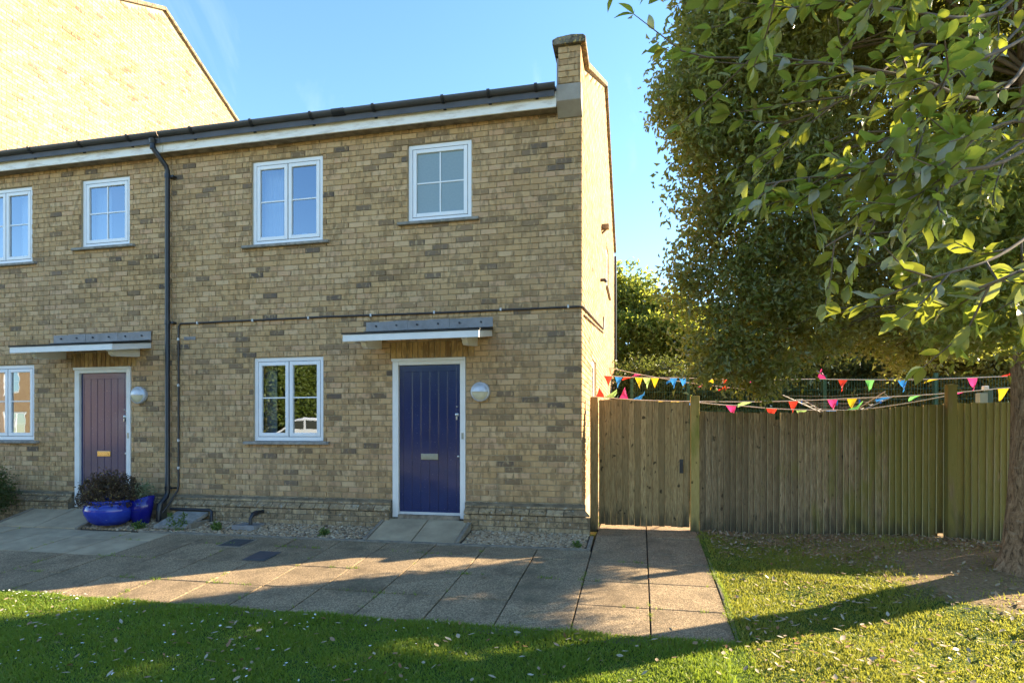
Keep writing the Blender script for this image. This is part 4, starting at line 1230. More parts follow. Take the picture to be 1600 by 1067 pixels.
# crown: a hanging skirt on the far and left sides, raised towards the lens and the sun
OC = np.array([3.45, 6.35, 5.0]); OR = np.array([3.15, 2.9, 4.3])
view = np.array([0.477, 0.879]); sund = np.array([math.cos(SUN_PHI), math.sin(SUN_PHI)])
def crown_points(n):
    out = []
    while sum(len(o) for o in out) < n:
        m = 20000
        a = rng.uniform(0, 2 * np.pi, m)
        z = 1.75 + 7.3 * rng.random(m) ** 1.2
        tt = np.clip((z - 4.6) / 4.6, 0, 1)
        R_ = np.sqrt(np.clip(1 - tt ** 2, 0, 1))
        R_ = R_ * (1 + 0.05 * np.sin(a * 5 + z * 2.3) + 0.035 * np.sin(a * 11 - z * 3.9) + 0.03 * np.sin(z * 6.1 + a * 3))
        r = np.sqrt(rng.uniform(0.18, 1.0, m)) ** 0.8 * R_
        p = np.stack([OC[0] + OR[0] * r * np.cos(a), OC[1] + OR[1] * r * np.sin(a), z], 1)
        d2 = p[:, :2] - np.array([TX, TY]); rad2 = np.linalg.norm(d2, axis=1); dn = d2 / (rad2[:, None] + 1e-6)
        sv = dn @ view; ss = dn @ sund
        zmin = 1.93 + 0.33 * np.clip((p[:, 0] - 1.4) / 1.2, 0, 1) + 0.13 * np.sin(p[:, 0] * 3.1 + 1) + 0.10 * np.sin(p[:, 1] * 5.3 + p[:, 0] * 7)
        zmin = zmin + np.clip((-0.28 - sv) / 0.35, 0, 1) * 3.2
        zmin = zmin + np.clip((ss - 0.76) / 0.12, 0, 1) * (rad2 > 0.5) * 0.8
        zmin = zmin + np.where(rad2 < 1.3, 1.0, 0)
        # thinner patches let the sky and the sun through
        gap = np.sin(p[:, 0] * 2.9 + 0.5) * np.sin(p[:, 1] * 3.3 + 1.0) * np.sin(p[:, 2] * 2.7 + p[:, 0])
        qq = -math.sin(SUN_PHI) * p[:, 0] + math.cos(SUN_PHI) * p[:, 1]
        ee = p[:, 2] - math.tan(SUN_EL) * (math.cos(SUN_PHI) * p[:, 0] + math.sin(SUN_PHI) * p[:, 1])
        hole = np.sin(qq * 5.1 + 1.9 * np.sin(ee * 3.3) + 0.6) + np.sin(ee * 8.7 + 1.3 * np.sin(qq * 3.7) + 1.0) + 0.7 * np.sin(qq * 11.3 - ee * 6.1)
        ok = (p[:, 2] > zmin) & (rng.random(m) < np.where(hole > np.where((qq < 4.6) | ((ee < -1.1) & (ee > -2.1)), 0.0, 1.05), 0.03, 1.0)) & (rng.random(m) < np.where(gap > 0.5, 0.6, 1.0)) & (rng.random(m) < np.where((z > 6.9) | (p[:, 0] > 5.6), 0.45, 1.0))
        out.append(p[ok])
    return np.concatenate(out)[:n]
T = crown_points(26000)
# keep the side wall of the house in the sun: trim what reaches past the clipped back and left faces
qperp = -math.sin(SUN_PHI) * T[:, 0] + math.cos(SUN_PHI) * T[:, 1]
T = T[(T[:, 0] > 0.2) & (qperp < 5.98 + 0.06 * np.sin(T[:, 2] * 7))]
hang = np.array([tuple(at_px(rng.uniform(1440, 1680), rng.uniform(230, 535), rng.uniform(3.7, 5.1))) for _ in range(650)])
T = np.concatenate([T, hang])
dv = T - np.array([TX, TY, 4.0]); dirs = unit(dv * np.array([1, 1, 0.5]) + np.array([0, 0, -0.2]))
P, D, N, Ls = spray_leaves(T, dirs, 17, 0.085, 0.074, up=0.28, face=1.0, along=0.25, droop=0.25)
foliage("crown", P, D, N, Ls, 0.48, M['oak_leaf'], oak)
# boughs through the crown
lb = MB()
hub = [Vector((TX + 0.03, TY + 0.02, 2.0)), Vector((TX + 0.06, TY + 0.05, 2.7)), Vector((TX + 0.1, TY + 0.1, 3.6)), Vector((TX + 0.1, TY + 0.2, 4.6)), Vector((TX, TY + 0.2, 6.0))]
sel = T[rng.choice(len(T), 90, replace=False)]
for p in sel:
    p = Vector(p); h = min(hub, key=lambda q: (q - p).length + max(0, q.z - p.z) * 0.6)
    v_ = p - h
    c1 = h + v_ * 0.35 + Vector((0, 0, 0.18 * v_.length)); c2 = h + v_ * 0.7 + Vector((rng.normal(0, 0.1), rng.normal(0, 0.1), 0.15 * v_.length))
    r0 = 0.006 + 0.005 * v_.length
    lb.tube([h, c1, c2, p], [r0, r0 * 0.7, r0 * 0.42, 0.005], 5, caps=False)
lb.build("bough", M['twig'], oak)

# low branches reaching out towards the lens
near_P = []; near_D = []; near_N = []; near_L = []
def low_branch(pts, r0, twigs, tl=0.34, name="branch", dens=9):
    pts = [Vector(p) for p in pts]
    # smooth the polyline
    fine = []
    for i in range(len(pts) - 1):
        p0, p1, p2, p3 = pts[max(i - 1, 0)], pts[i], pts[i + 1], pts[min(i + 2, len(pts) - 1)]
        for s_ in range(5):
            t_ = s_ / 5
            fine.append(0.5 * ((2 * p1) + (-p0 + p2) * t_ + (2 * p0 - 5 * p1 + 4 * p2 - p3) * t_ ** 2 + (-p0 + 3 * p1 - 3 * p2 + p3) * t_ ** 3))
    fine.append(pts[-1])
    n = len(fine)
    r0 *= 0.28; twigs = int(twigs * 1.6); dens += 4
    m_ = MB(); m_.tube(fine, [max(0.0035, r0 * (1 - 0.85 * i / (n - 1))) for i in range(n)], 7)
    tw = m_
    for j in range(twigs):
        f = 0.25 + 0.75 * (j + random.random() * 0.6) / twigs
        i = min(n - 2, int(f * (n - 1)))
        b0 = fine[i]; d = (fine[i + 1] - fine[i]).normalized()
        sd = Vector((random.gauss(0, 1), random.gauss(0, 1), random.gauss(-0.25, 0.7)))
        td = (d * 0.8 + sd * 0.75).normalized()
        ln = tl * random.uniform(0.55, 1.2)
        p1 = b0 + td * ln * 0.5 + Vector((0, 0, -0.02)); p2 = b0 + td * ln + Vector((random.gauss(0, .03), random.gauss(0, .03), random.gauss(0.0, 0.03)))
        tw.tube([b0, p1, p2], [0.0035, 0.0027, 0.0014], 5)
        for k in range(dens):
            s_ = 0.15 + 0.85 * k / (dens - 1) if k < dens - 3 else 1.0
            bp = b0.lerp(p1, s_ * 2) if s_ < 0.5 else p1.lerp(p2, s_ * 2 - 1)
            sd2 = Vector((random.gauss(0, 1), random.gauss(0, 1), random.gauss(-0.1, 0.8))).normalized()
            near_P.append(bp); near_D.append((td * (0.75 if s_ < 1 else 1.1) + sd2 * 0.8).normalized())
            near_N.append(Vector((random.gauss(0, 0.6), random.gauss(0, 0.6), 1)).normalized()); near_L.append(random.uniform(0.042, 0.084))
    return tw.build(name, M['twig'], oak)
h1 = Vector((TX - 0.1, TY - 0.15, 2.5))
B = at_px
low_branch([h1, B(1660, 60, 4.0), B(1560, 150, 2.6), B(1420, 120, 2.1), B(1250, 95, 2.1), B(1085, 90, 2.2)], 0.045, 12, 0.3)
low_branch([h1, B(1700, 120, 3.4), B(1600, 235, 2.1), B(1440, 270, 1.85), B(1290, 275, 1.9), B(1185, 290, 1.95)], 0.04, 11, 0.26)
low_branch([h1, B(1720, 250, 2.9), B(1650, 330, 1.9), B(1560, 400, 1.65), B(1470, 430, 1.6), B(1425, 445, 1.6)], 0.03, 6, 0.2)
low_branch([h1, B(1750, 280, 2.6), B(1680, 380, 1.7), B(1590, 425, 1.5), B(1530, 450, 1.5)], 0.026, 6, 0.2)
low_branch([h1, B(1690, -60, 3.6), B(1560, 20, 2.4), B(1400, 15, 2.2), B(1260, -5, 2.4), B(1120, -10, 2.5)], 0.04, 13, 0.34)
low_branch([h1, B(1680, 20, 3.8), B(1540, 90, 2.7), B(1440, 70, 2.3), B(1330, 150, 2.1), B(1210, 200, 2.3)], 0.036, 12, 0.34)
low_branch([h1, B(1720, -20, 3.0), B(1600, 60, 2.0), B(1500, 110, 1.8), B(1430, 190, 1.75), B(1370, 260, 1.75)], 0.032, 11, 0.28)
low_branch([h1, B(1740, 100, 2.8), B(1640, 170, 2.0), B(1550, 200, 1.75), B(1490, 250, 1.7), B(1450, 310, 1.7)], 0.03, 10, 0.26)
low_branch([h1, B(1700, -120, 3.4), B(1560, -60, 2.1), B(1400, -50, 1.8), B(1220, -40, 1.7), B(1010, -25, 1.75)], 0.034, 11, 0.22)
low_branch([h1, B(1700, 160, 3.6), B(1600, 220, 2.6), B(1490, 290, 2.4), B(1390, 330, 2.4), B(1290, 385, 2.3)], 0.032, 9, 0.24)
nP, nD, nN, nL = (np.array([tuple(q) for q in near_P]), np.array([tuple(q) for q in near_D]), np.array([tuple(q) for q in near_N]), np.array(near_L))
fw = np.array([-math.sin(YAW), math.cos(YAW), 0])
wd = (nP - np.array([0, 0, CZ])) @ fw
rt = (nP - np.array([0, 0, CZ])) @ np.array([math.cos(YAW), math.sin(YAW), 0])
keep = (wd > 1.25)
nP, nD, nN, nL, wd, rt = nP[keep], nD[keep], nN[keep], nL[keep], wd[keep], rt[keep]
pxs = 800 + 930 * rt / wd; pys = 675 - 930 * (nP[:, 2] - CZ) / wd
vis = (pxs > 900) & (pxs < 1640) & (pys > -40)
order = np.argsort(np.where(vis, wd / nL, 1e6))
one = order[:290]; rest = order[290:]
variants = []
for i in range(6):
    V, F, k = leaf_cloud(np.array([[0, 0, 0.]]), np.array([[1., 0, 0]]), np.array([[0, 0, 1.]]), np.array([1.0]), np.array([[0.40, 0.46, 0.5, 0.43, 0.48, 0.52][i]]), fold=[0.3, 0.15, 0.4, 0.05, 0.25, 0.5][i], curl=[0.1, 0.25, -0.1, 0.35, 0.0, 0.18][i], rich=True)
    ph2 = rng.uniform(0, 6.28, 3)
    V = V + np.stack([0 * V[:, 0], 0.05 * np.sin(V[:, 0] * 3 + ph2[0]), 0.045 * np.sin(V[:, 0] * 9 + V[:, 1] * 14 + ph2[1]) * np.abs(V[:, 1]) * 4 + 0.06 * np.sin(V[:, 0] * 4 + ph2[2])], 1) * np.clip(V[:, :1] * 3, 0, 1)
    me = bpy.data.meshes.new("leaf"); me.from_pydata([tuple(q) for q in V], [], [tuple(int(a) for a in f) for f in F]); me.materials.append(M['near_leaf'])
    for p in me.polygons: p.use_smooth = True
    variants.append(me)
for j, i in enumerate(one):
    d = Vector(nD[i]); nn = Vector(nN[i]); sd = nn.cross(d).normalized(); nn = d.cross(sd)
    mtx = Matrix((( d.x, sd.x, nn.x, nP[i][0]), (d.y, sd.y, nn.y, nP[i][1]), (d.z, sd.z, nn.z, nP[i][2]), (0, 0, 0, 1))) @ Matrix.Scale(float(nL[i]), 4)
    inst("leaf", variants[j % 6], mtx, oak)
if len(rest):
    foliage("leaf_spray", nP[rest], nD[rest], nN[rest], nL[rest], 0.46, M['near_leaf'], oak, rich=True)

# ------------------------------------------------------------------ gate and fence
gate = thing("garden_gate", (0.05, 8.0, 0), "tall weathered vertical board gate beside the end house with a small latch", "gate")
GX0, GX1 = -0.535, 0.625
nb = 15
pw = (GX1 - GX0) / nb
for i in range(nb):
    a = GX0 + i * pw; b = a + pw
    zt = 1.70 - 0.045 * (i / nb) + random.uniform(-0.006, 0.006)
    m_ = MB(); d = 0.006 * (i % 2)
    m_.box(a + 0.0006, b - 0.0006, 7.985 - d, 8.003 - d, 0.045 + random.uniform(-0.01, 0.01), zt)
    m_.build("board", M['gate'], gate, bevel=0.004)
for z in (0.3, 0.95, 1.5):
    m_ = MB(); m_.box(GX0 + 0.02, GX1 - 0.01, 8.006, 8.05, z - 0.05, z + 0.05); m_.build("ledge", M['gate'], gate, bevel=0.003)
m_ = MB(); m_.box(0.50, 0.545, 7.970, 7.978, 0.74, 0.92); lt = m_.build("latch_plate", M['iron'], gate, bevel=0.002)
m_ = MB(); m_.tube([(0.522, 7.975, 0.88), (0.522, 7.945, 0.86), (0.522, 7.945, 0.80), (0.522, 7.975, 0.78)], 0.006, 6); m_.build("handle", M['iron'], lt)

fence = thing("wooden_fence", (2.5, 8.0, 0), "mossy vertical board fence with one broken board top running behind the oak", "fence")
def ftop(x):
    pts_ = [(-0.7, 1.72), (0.75, 1.53), (1.6, 1.51), (2.3, 1.53), (3.0, 1.565), (3.5, 1.605), (4.2, 1.62), (7, 1.66)]
    for (a, b) in zip(pts_[:-1], pts_[1:]):
        if a[0] <= x <= b[0]: return a[1] + (b[1] - a[1]) * (x - a[0]) / (b[0] - a[0])
    return 1.6
m_ = MB(); m_.box(-0.648, -0.545, 7.94, 8.04, -0.05, 1.735); m_.build("post", M['gate'], fence, bevel=0.006)
m_ = MB(); m_.box(0.635, 0.742, 7.93, 8.035, -0.05, 1.735); m_.build("post", M['post'], fence, bevel=0.006)
m_ = MB(); m_.box(3.525, 3.625, 7.885, 7.975, -0.05, 1.83); m_.build("post", M['fence'], fence, bevel=0.006)
x = 0.748; i = 0
while x < 6.6:
    w = random.uniform(0.068, 0.078)
    zt = ftop(x) + random.uniform(-0.008, 0.008); zb = -0.03 + random.uniform(-0.02, 0.01)
    if 1.65 < x + w / 2 <= 1.725: zt = 1.375
    if 3.44 < x + w / 2 < 3.51: zb = 0.07
    if abs(x - 3.85) < 0.03: zb = 0.05
    # feather edge: thick edge overlaps the thin edge of the next board
    ov = 0.024; ti = random.gauss(0, 0.006)
    m_ = MB()
    yj = random.uniform(-0.003, 0.003); P = [(x, 7.964 + yj), (x + w + ov, 7.995), (x + w + ov, 8.000), (x, 7.990 + yj)]
    m_.hexa([(a, b, zb) for (a, b) in P] + [(a + ti, b, zt + (random.uniform(-0.03, 0.0) if zt < 1.4 else 0)) for (a, b) in P])
    bo_ = m_.build("board", [M['fence'], M['fence_edge']], fence); bo_.data.polygons[5].material_index = 1  # left edge face carries the painted light line
    x += w; i += 1
for z in (0.25, 0.85, 1.38):
    m_ = MB(); m_.prism([(8.003, z - 0.045), (8.06, z - 0.045), (8.06, z), (8.003, z + 0.045)], 'x', 0.745, 6.65); m_.build("rail", M['fence'], fence)
for xx in (2.15, 5.0, 6.6):
    m_ = MB(); m_.box(xx, xx + 0.1, 8.062, 8.16, -0.1, ftop(xx) - 0.03); m_.build("post", M['fence'], fence)

# ------------------------------------------------------------------ beyond the fence
mesh = thing("mesh_fence", (4, 12.8, 0), "green welded mesh fence with slim posts behind the wooden fence", "fence")
MY = 12.8
for xx in (-0.2, 0.95, 3.55, 5.5, 8.0, 10.5):
    m_ = MB(); m_.box(xx, xx + 0.06, MY, MY + 0.06, -0.1, 2.40); m_.build("post", M['green_wire'], mesh)
wr = MB()
for i in range(230):
    xx = -0.2 + i * 0.05; wr.box(xx, xx + 0.006, MY - 0.008, MY - 0.002, 0.05, 2.34)
wr.build("mesh_wires", M['green_wire'], mesh)["kind"] = "stuff"
wr = MB()
for i in range(12):
    z = 0.1 + i * 0.2; wr.box(-0.2, 11.3, MY - 0.0145, MY - 0.0085, z, z + 0.007)
wr.build("cross_wire", M['green_wire'], mesh)

bg = "shrubs beyond the mesh fence"
bush("hedge_bush", (-0.6, 21.0, 2.6), (2.9, 1.8, 3.5), 3600, 20, 0.17, M['bush_leaf'], "big sunlit green shrub rising past the corner of the end house", "shrub", bg)
bush("hedge_bush", (2.1, 21.6, 2.2), (2.4, 1.8, 3.4), 3600, 20, 0.17, M['bush_leaf'], "bright green shrub between the end house and the oak crown", "shrub", bg)
bush("hedge_bush", (1.6, 16.0, 1.4), (2.8, 1.3, 1.75), 2400, 18, 0.12, M['dark_leaf'], "dark green low shrub behind the bunting near the house", "shrub", bg)
bush("hedge_bush", (5.4, 16.2, 1.7), (2.6, 1.3, 2.1), 2400, 18, 0.12, M['dark_leaf'], "dark shrub behind the rotary clothes dryer", "shrub", bg)
bush("hedge_bush", (9.2, 16.0, 1.7), (2.6, 1.3, 2.2), 2400, 18, 0.12, M['bush_leaf'], "green shrub behind the mesh fence and small box", "shrub", bg)
bush("hedge_bush", (7.2, 14.7, 2.2), (2.1, 1.0, 1.5), 2000, 16, 0.11, M['gold_leaf'], "yellow leaved sunlit shrub showing below the oak crown", "shrub", bg)
bush("hedge_bush", (14.0, 17.0, 2.0), (3.2, 1.6, 2.6), 1800, 16, 0.15, M['dark_leaf'], "broad dark shrub past the oak trunk", "shrub", bg)
bush("hedge_bush", (6.5, 24.0, 3.0), (4.5, 2.0, 4.2), 2200, 16, 0.19, M['bush_leaf'], "tall green shrub at the back of the garden", "shrub", bg)

# rotary dryer
dr = thing("rotary_dryer", (3.05, 10.2, 0), "metal rotary clothes dryer with folded arms behind the broken fence board", "clothes dryer")
hubp = Vector((3.05, 10.2, 1.50))
m_ = MB(); m_.tube([(3.05, 10.2, -0.1), (3.05, 10.2, 1.62)], 0.02, 8); m_.build("pole", M['alu'], dr)
ends = []
for k in range(4):
    a = 0.35 + k * math.pi / 2
    e = hubp + Vector((0.95 * math.cos(a), 0.95 * math.sin(a), 0.34)); ends.append(e)
    m_ = MB(); m_.tube([hubp + Vector((0, 0, -0.05)), e], 0.008, 6); m_.build("arm", M['alu'], dr)
for f in (0.45, 0.62, 0.8, 0.97):
    m_ = MB()
    q = [hubp.lerp(e, f) for e in ends]
    for k in range(4):
        a, b = q[k], q[(k + 1) % 4]
        m_.tube([a, (a + b) / 2 + Vector((0, 0, -0.03)), b], 0.0025, 5)
    m_.build("line", M['alu'], dr)
for (f, s_) in ((0.3, 0), (0.6, 0), (0.5, 1), (0.7, 3)):
    p = hubp.lerp(ends[s_], 0.8).lerp(hubp.lerp(ends[(s_ + 1) % 4], 0.8), f)
    m_ = MB(); m_.box(p.x - 0.008, p.x + 0.008, p.y - 0.008, p.y + 0.008, p.z - 0.06, p.z + 0.02); m_.build("peg", M['flag_blue'], dr)

# small box on a post
bxo = thing("post_box_cabinet", (4.75, 9.6, 0), "small grey and dark green box on a post behind the fence", "box")
m_ = MB(); m_.box(4.70, 4.76, 9.58, 9.64, -0.1, 1.6); m_.build("post", M['box_dark'], bxo)
m_ = MB(); m_.box(4.66, 4.76, 9.54, 9.66, 1.56, 1.82); m_.build("cabinet", M['box_grey'], bxo, bevel=0.006)
m_ = MB(); m_.box(4.763, 4.83, 9.55, 9.65, 1.60, 1.86); m_.build("side_panel", M['box_dark'], bxo, bevel=0.006)
m_ = MB(); m_.box(4.72, 4.79, 9.57, 9.63, 1.862, 1.92); m_.build("cap", M['curtain'], bxo, bevel=0.01)

def bunting(label, pts, flags, fl=0.17, fw_=0.13):
    t_ = thing("bunting", tuple(pts[0]), label, "bunting", "bunting lines strung behind the fence")
    pts = [Vector(p) for p in pts]
    seg = [(pts[i + 1] - pts[i]).length for i in range(len(pts) - 1)]; tot = sum(seg)
    def at(f):
        d = f * tot
        for i, s_ in enumerate(seg):
            if d <= s_ or i == len(seg) - 1: 
                t = d / s_; p = pts[i].lerp(pts[i + 1], t); p.z -= 0.035 * math.sin(math.pi * min(1, max(0, t))) * s_ / 3; return p
            d -= s_
    m_ = MB(); m_.tube([at(i / 40) for i in range(41)], 0.006, 5); m_.build("string", M['string'], t_)
    for (f, colr, pose) in flags:
        a = at(f); b = at(min(1, f + fw_ / tot)); mid = (a + b) / 2
        k = MB()
        sw = Vector((random.uniform(-0.03, 0.03), random.uniform(-0.05, 0.05), 0))
        if pose == 0: tip = mid + Vector((0, 0, -fl)) + sw
        elif pose == 1: tip = mid + Vector((0.02, 0.04, fl * 0.9)) + sw            # blown up over the line
        elif pose == 2: tip = mid + Vector((-0.13, 0.05, -0.05)) + sw
        else: tip = mid + Vector((0.12, 0.03, 0.10)) + sw
        ph_ = random.uniform(0, 6.28); am = random.uniform(0.008, 0.022); vs = []; N_ = 5
        for j in range(N_):
            for i in range(N_):
                p = a.lerp(b, i / (N_ - 1)).lerp(tip, j / (N_ - 1) * 0.97)
                vs.append(p + Vector((0, am * j / 2 * math.sin(ph_ + i * 1.1 + j * 0.9), am * 0.4 * j * math.cos(ph_ + i))))
        k.add(vs, [(j * N_ + i, j * N_ + i + 1, (j + 1) * N_ + i + 1, (j + 1) * N_ + i) for j in range(N_ - 1) for i in range(N_ - 1)], True)
        k.build("flag", M['flag_' + colr], t_)
def PX_(px_, py_, Y):
    k = (px_ - 800) / 930.0; s_, c_ = math.sin(YAW), math.cos(YAW)
    w = Y / (k * s_ + c_); r = k * w
    return (r * c_ - w * s_, Y, CZ + (675 - py_) * w / 930)
bunting("upper bunting line from the end house wall past the oak crown", [(CX + 0.01, 11.6, 2.36), PX_(1060, 590, 11.6), PX_(1270, 592, 11.4), PX_(1570, 588, 11.2), PX_(1680, 588, 11.2)],
        [(0.003, 'red', 0), (0.03, 'blue', 0), (0.055, 'red', 2), (0.08, 'yellow', 0), (0.1, 'lime', 0), (0.12, 'yellow', 0), (0.165, 'blue', 0), (0.188, 'blue', 0), (0.255, 'yellow', 0), (0.29, 'red', 0), (0.34, 'pink', 0), (0.5, 'pink', 1), (0.545, 'red', 0), (0.60, 'green', 0), (0.665, 'blue', 0), (0.73, 'yellow', 2), (0.80, 'pink', 0), (0.86, 'red', 3), (0.9, 'green', 3)], 0.19, 0.15)
bunting("lower bunting line running just behind the gate top", [(CX + 0.01, 8.9, 1.80), PX_(1085, 627, 8.9), PX_(1330, 622, 8.9), PX_(1570, 606, 8.9), PX_(1690, 600, 8.9)],
        [(0.01, 'red', 1), (0.03, 'lime', 3), (0.065, 'pink', 1), (0.095, 'blue', 3), (0.15, 'yellow', 2), (0.185, 'yellow', 2), (0.235, 'blue', 2), (0.345, 'lime', 2), (0.44, 'red', 0), (0.52, 'pink', 0), (0.56, 'yellow', 0), (0.63, 'blue', 2), (0.70, 'green', 2), (0.77, 'pink', 2), (0.85, 'yellow', 0), (0.9, 'blue', 3)])
bunting("slack bunting line hanging over the low part of the fence", [PX_(1086, 628, 8.45), PX_(1160, 634, 8.45), PX_(1250, 640, 8.45), PX_(1345, 640, 8.45), PX_(1480, 618, 8.4)],
        [(0.13, 'pink', 0), (0.30, 'red', 0), (0.42, 'lime', 0), (0.55, 'blue', 2), (0.62, 'green', 3)], 0.15, 0.14)
bunting("faint rear bunting line above the dryer", [(CX + 0.01, 12.4, 2.62), PX_(1040, 592, 12.2), PX_(1110, 602, 11.9), PX_(1200, 610, 11.6)],
        [(0.02, 'salmon', 0), (0.2, 'pink', 2), (0.42, 'blue', 2), (0.62, 'pink', 2), (0.75, 'red', 2)], 0.16, 0.14)
# post that carries the right-hand ends, standing behind the trunk
m_ = MB(); m_.tube([(6.3, 8.9, -0.1), (6.3, 8.9, 2.0)], 0.04, 8); pp = m_.build("line_post", M['post'], None); tag(pp, "round timber post carrying the bunting ends behind the oak trunk", "post")

# ------------------------------------------------------------------ lamps, pots and small things by the doors
def bulkhead(x, z, label):
    t_ = thing("wall_lamp", (x, FY, z - 0.13), label, "wall lamp", "round bulkhead lamps beside the doors")
    def disc(prof, a0, a1, n, mat, name, par):
        vs = []; fs = []
        for (r, d) in prof:
            for k in range(n + 1):
                a = a0 + (a1 - a0) * k / n
                vs.append((x + r * math.cos(a), FY - d, z + r * math.sin(a)))
        for i in range(len(prof) - 1):
            for k in range(n): fs.append((i * (n + 1) + k, i * (n + 1) + k + 1, (i + 1) * (n + 1) + k + 1, (i + 1) * (n + 1) + k))
        k_ = MB(); k_.add(vs, fs, True); return k_.build(name, mat, par)
    b = disc([(0.120, 0.0), (0.127, 0.012), (0.127, 0.055), (0.118, 0.07), (0.108, 0.072)], 0, 2 * math.pi, 36, M['lamp_shell'], "lamp_body", t_)
    disc([(0.110, 0.070), (0.095, 0.092), (0.06, 0.108), (0.0, 0.114)], 0, math.pi, 24, M['lamp_shell'], "eyelid", t_)
    disc([(0.108, 0.066), (0.09, 0.084), (0.055, 0.096), (0.0, 0.10)], math.pi, 2 * math.pi, 24, M['lamp_lens'], "lens", t_)
    k = MB(); k.box(x - 0.108, x + 0.108, FY - 0.105, FY - 0.07, z - 0.003, z + 0.003)
    k.build("eyelid_rim", M['lamp_shell'], t_)
bulkhead(-2.015, 1.79, "round half-shielded wall lamp by the navy door of the end house")
bulkhead(-7.235, 1.815, "round half-shielded wall lamp between the downpipe and the left door")

def pos_on(px_, py_, z):
    k = (px_ - 800) / 930.0; w = 930.0 * (CZ - z) / (py_ - 675.0); r = k * w
    return (r * math.cos(YAW) - w * math.sin(YAW), r * math.sin(YAW) + w * math.cos(YAW))
pot = thing("bowl_planter", (-7.26, 6.98, 0.0), "glossy bright blue bowl planter full of dark bronze leaves", "planter")
pc = (-7.26, 6.98, gz(0, 6.98) + 0.035)
m_ = MB(); m_.lathe([(0.0, 0.0), (0.20, 0.0), (0.27, 0.06), (0.315, 0.15), (0.325, 0.21), (0.305, 0.27), (0.285, 0.295), (0.31, 0.31), (0.315, 0.335), (0.295, 0.345), (0.27, 0.335), (0.27, 0.27), (0.0, 0.26)], pc, 40)
m_.build("bowl", M['glaze'], pot)
nT = 640
q = unit(rng.normal(0, 1, (nT, 3))); q[:, 2] = np.abs(q[:, 2])
Tp = np.array(pc) + np.array([0, 0, 0.28]) + q * np.array([0.43, 0.36, 0.44]) * rng.uniform(0.55, 1.05, (nT, 1))
P, D, N, Ls = spray_leaves(Tp, unit(q + np.array([0, 0, 0.5])), 10, 0.02, 0.034)
foliage("foliage", P, D, N, Ls, 0.55, M['plum_leaf'], pot)
p2 = thing("tall_planter", (-6.90, 7.13, 0), "dark blue slant-topped planter with pale sage seedlings", "planter")
qc = (-6.90, 7.13); zb = gz(0, 7.13) + 0.01
m_ = MB(); n = 24; vs = []
for lev in range(6):
    for k in range(n):
        a = 2 * math.pi * k / n
        top = 0.335 + 0.07 * math.cos(a)
        h = [0, 0.0, 0.5, 1.0, 1.0, 0.6][lev]; r = [0.0, 0.115, 0.15, 0.185, 0.165, 0.14][lev]
        vs.append((qc[0] + r * math.cos(a), qc[1] + r * math.sin(a) * 0.9, zb + top * h))
fs = [(i * n + k, i * n + (k + 1) % n, (i + 1) * n + (k + 1) % n, (i + 1) * n + k) for i in range(5) for k in range(n)]
m_.add(vs, fs, True); m_.build("pot", M['glaze_dark'], p2)
m_ = MB(); m_.lathe([(0, 0.19), (0.15, 0.19)], (qc[0], qc[1], zb), 20); m_.build("compost", M['bed'], p2)
Tp = np.array([qc[0], qc[1], zb + 0.40]) + rng.uniform(-1, 1, (36, 3)) * np.array([0.15, 0.12, 0.13])
P, D, N, Ls = spray_leaves(Tp, np.tile(np.array([[0, 0, 1.0]]), (36, 1)), 12, 0.03, 0.055)
foliage("foliage", P, D, N, Ls, 0.35, M['sage'], p2)
bush("door_shrub", (-9.55, 7.02, 0.26), (0.42, 0.35, 0.42), 260, 16, 0.045, M['dark_leaf'], "small dark green shrub under the left ground floor window", "shrub", spread=0.05)

def weed(x, y, h, n, label):
    z = bedz(x, y)
    t_ = thing("weed", (x, y, z), label, "weed", "weeds in the gravel beds")
    Tp = np.array([x, y, z]) + rng.uniform(-1, 1, (n, 3)) * np.array([h * 0.5, h * 0.4, h * 0.45]) + np.array([0, 0, h * 0.45])
    P, D, N, Ls = spray_leaves(Tp, np.tile(np.array([[0, 0, 1.0]]), (n, 1)), 7, 0.015, 0.045)
    foliage("leaves", P, D, N, Ls, 0.45, M['weed'], t_)
    m_ = MB()
    for k in range(4): m_.tube([(x, y, z - 0.02), (x + random.gauss(0, h * 0.2), y + random.gauss(0, h * 0.15), z + h * random.uniform(0.5, 0.95))], 0.003, 5)
    m_.build("stem", M['weed'], t_)
for (x, y, h, n, lb_) in ((-6.15, 6.95, 0.24, 26, "upright weed beside the sloping stone slab"), (-6.72, 6.9, 0.11, 26, "low clump of weeds at the foot of the downpipe"), (-5.55, 6.98, 0.08, 34, "low weeds left of the drain grate"), (-3.95, 6.95, 0.07, 22, "low weeds next to the door ramp"), (-0.72, 6.86, 0.06, 12, "little grass tuft at the gravel corner by the gate path")):
    weed(x, y, h, n, lb_)

# sloping stone over the pipes, drain with its elbow, cover plates
ss = thing("stone_slab", (-6.25, 7.15, 0), "sloping weathered stone slab leaning at the wall by the downpipe", "stone slab")
m_ = MB(); m_.hexa([(-6.48, 6.90, -0.04), (-5.98, 6.90, -0.04), (-5.98, 7.345, 0.09), (-6.48, 7.345, 0.09), (-6.48, 6.90, 0.0), (-5.98, 6.90, 0.0), (-5.98, 7.345, 0.145), (-6.48, 7.345, 0.145)])
m_.build("slab", M['stone'], ss, bevel=0.006)
m_ = MB(); m_.box(-5.99, -5.93, 6.95, 7.34, -0.08, 0.04); m_.build("side_stone", M['kerb'], ss, bevel=0.005)
wp = MB(); wp.tube([(-6.60, 7.33, 0.17), (-5.95, 7.33, 0.17), (-5.90, 7.31, 0.15), (-5.89, 7.29, 0.05), (-5.89, 7.29, -0.05)], 0.02, 8); wpo = wp.build("waste_pipe", M['black_plastic'], end_house)
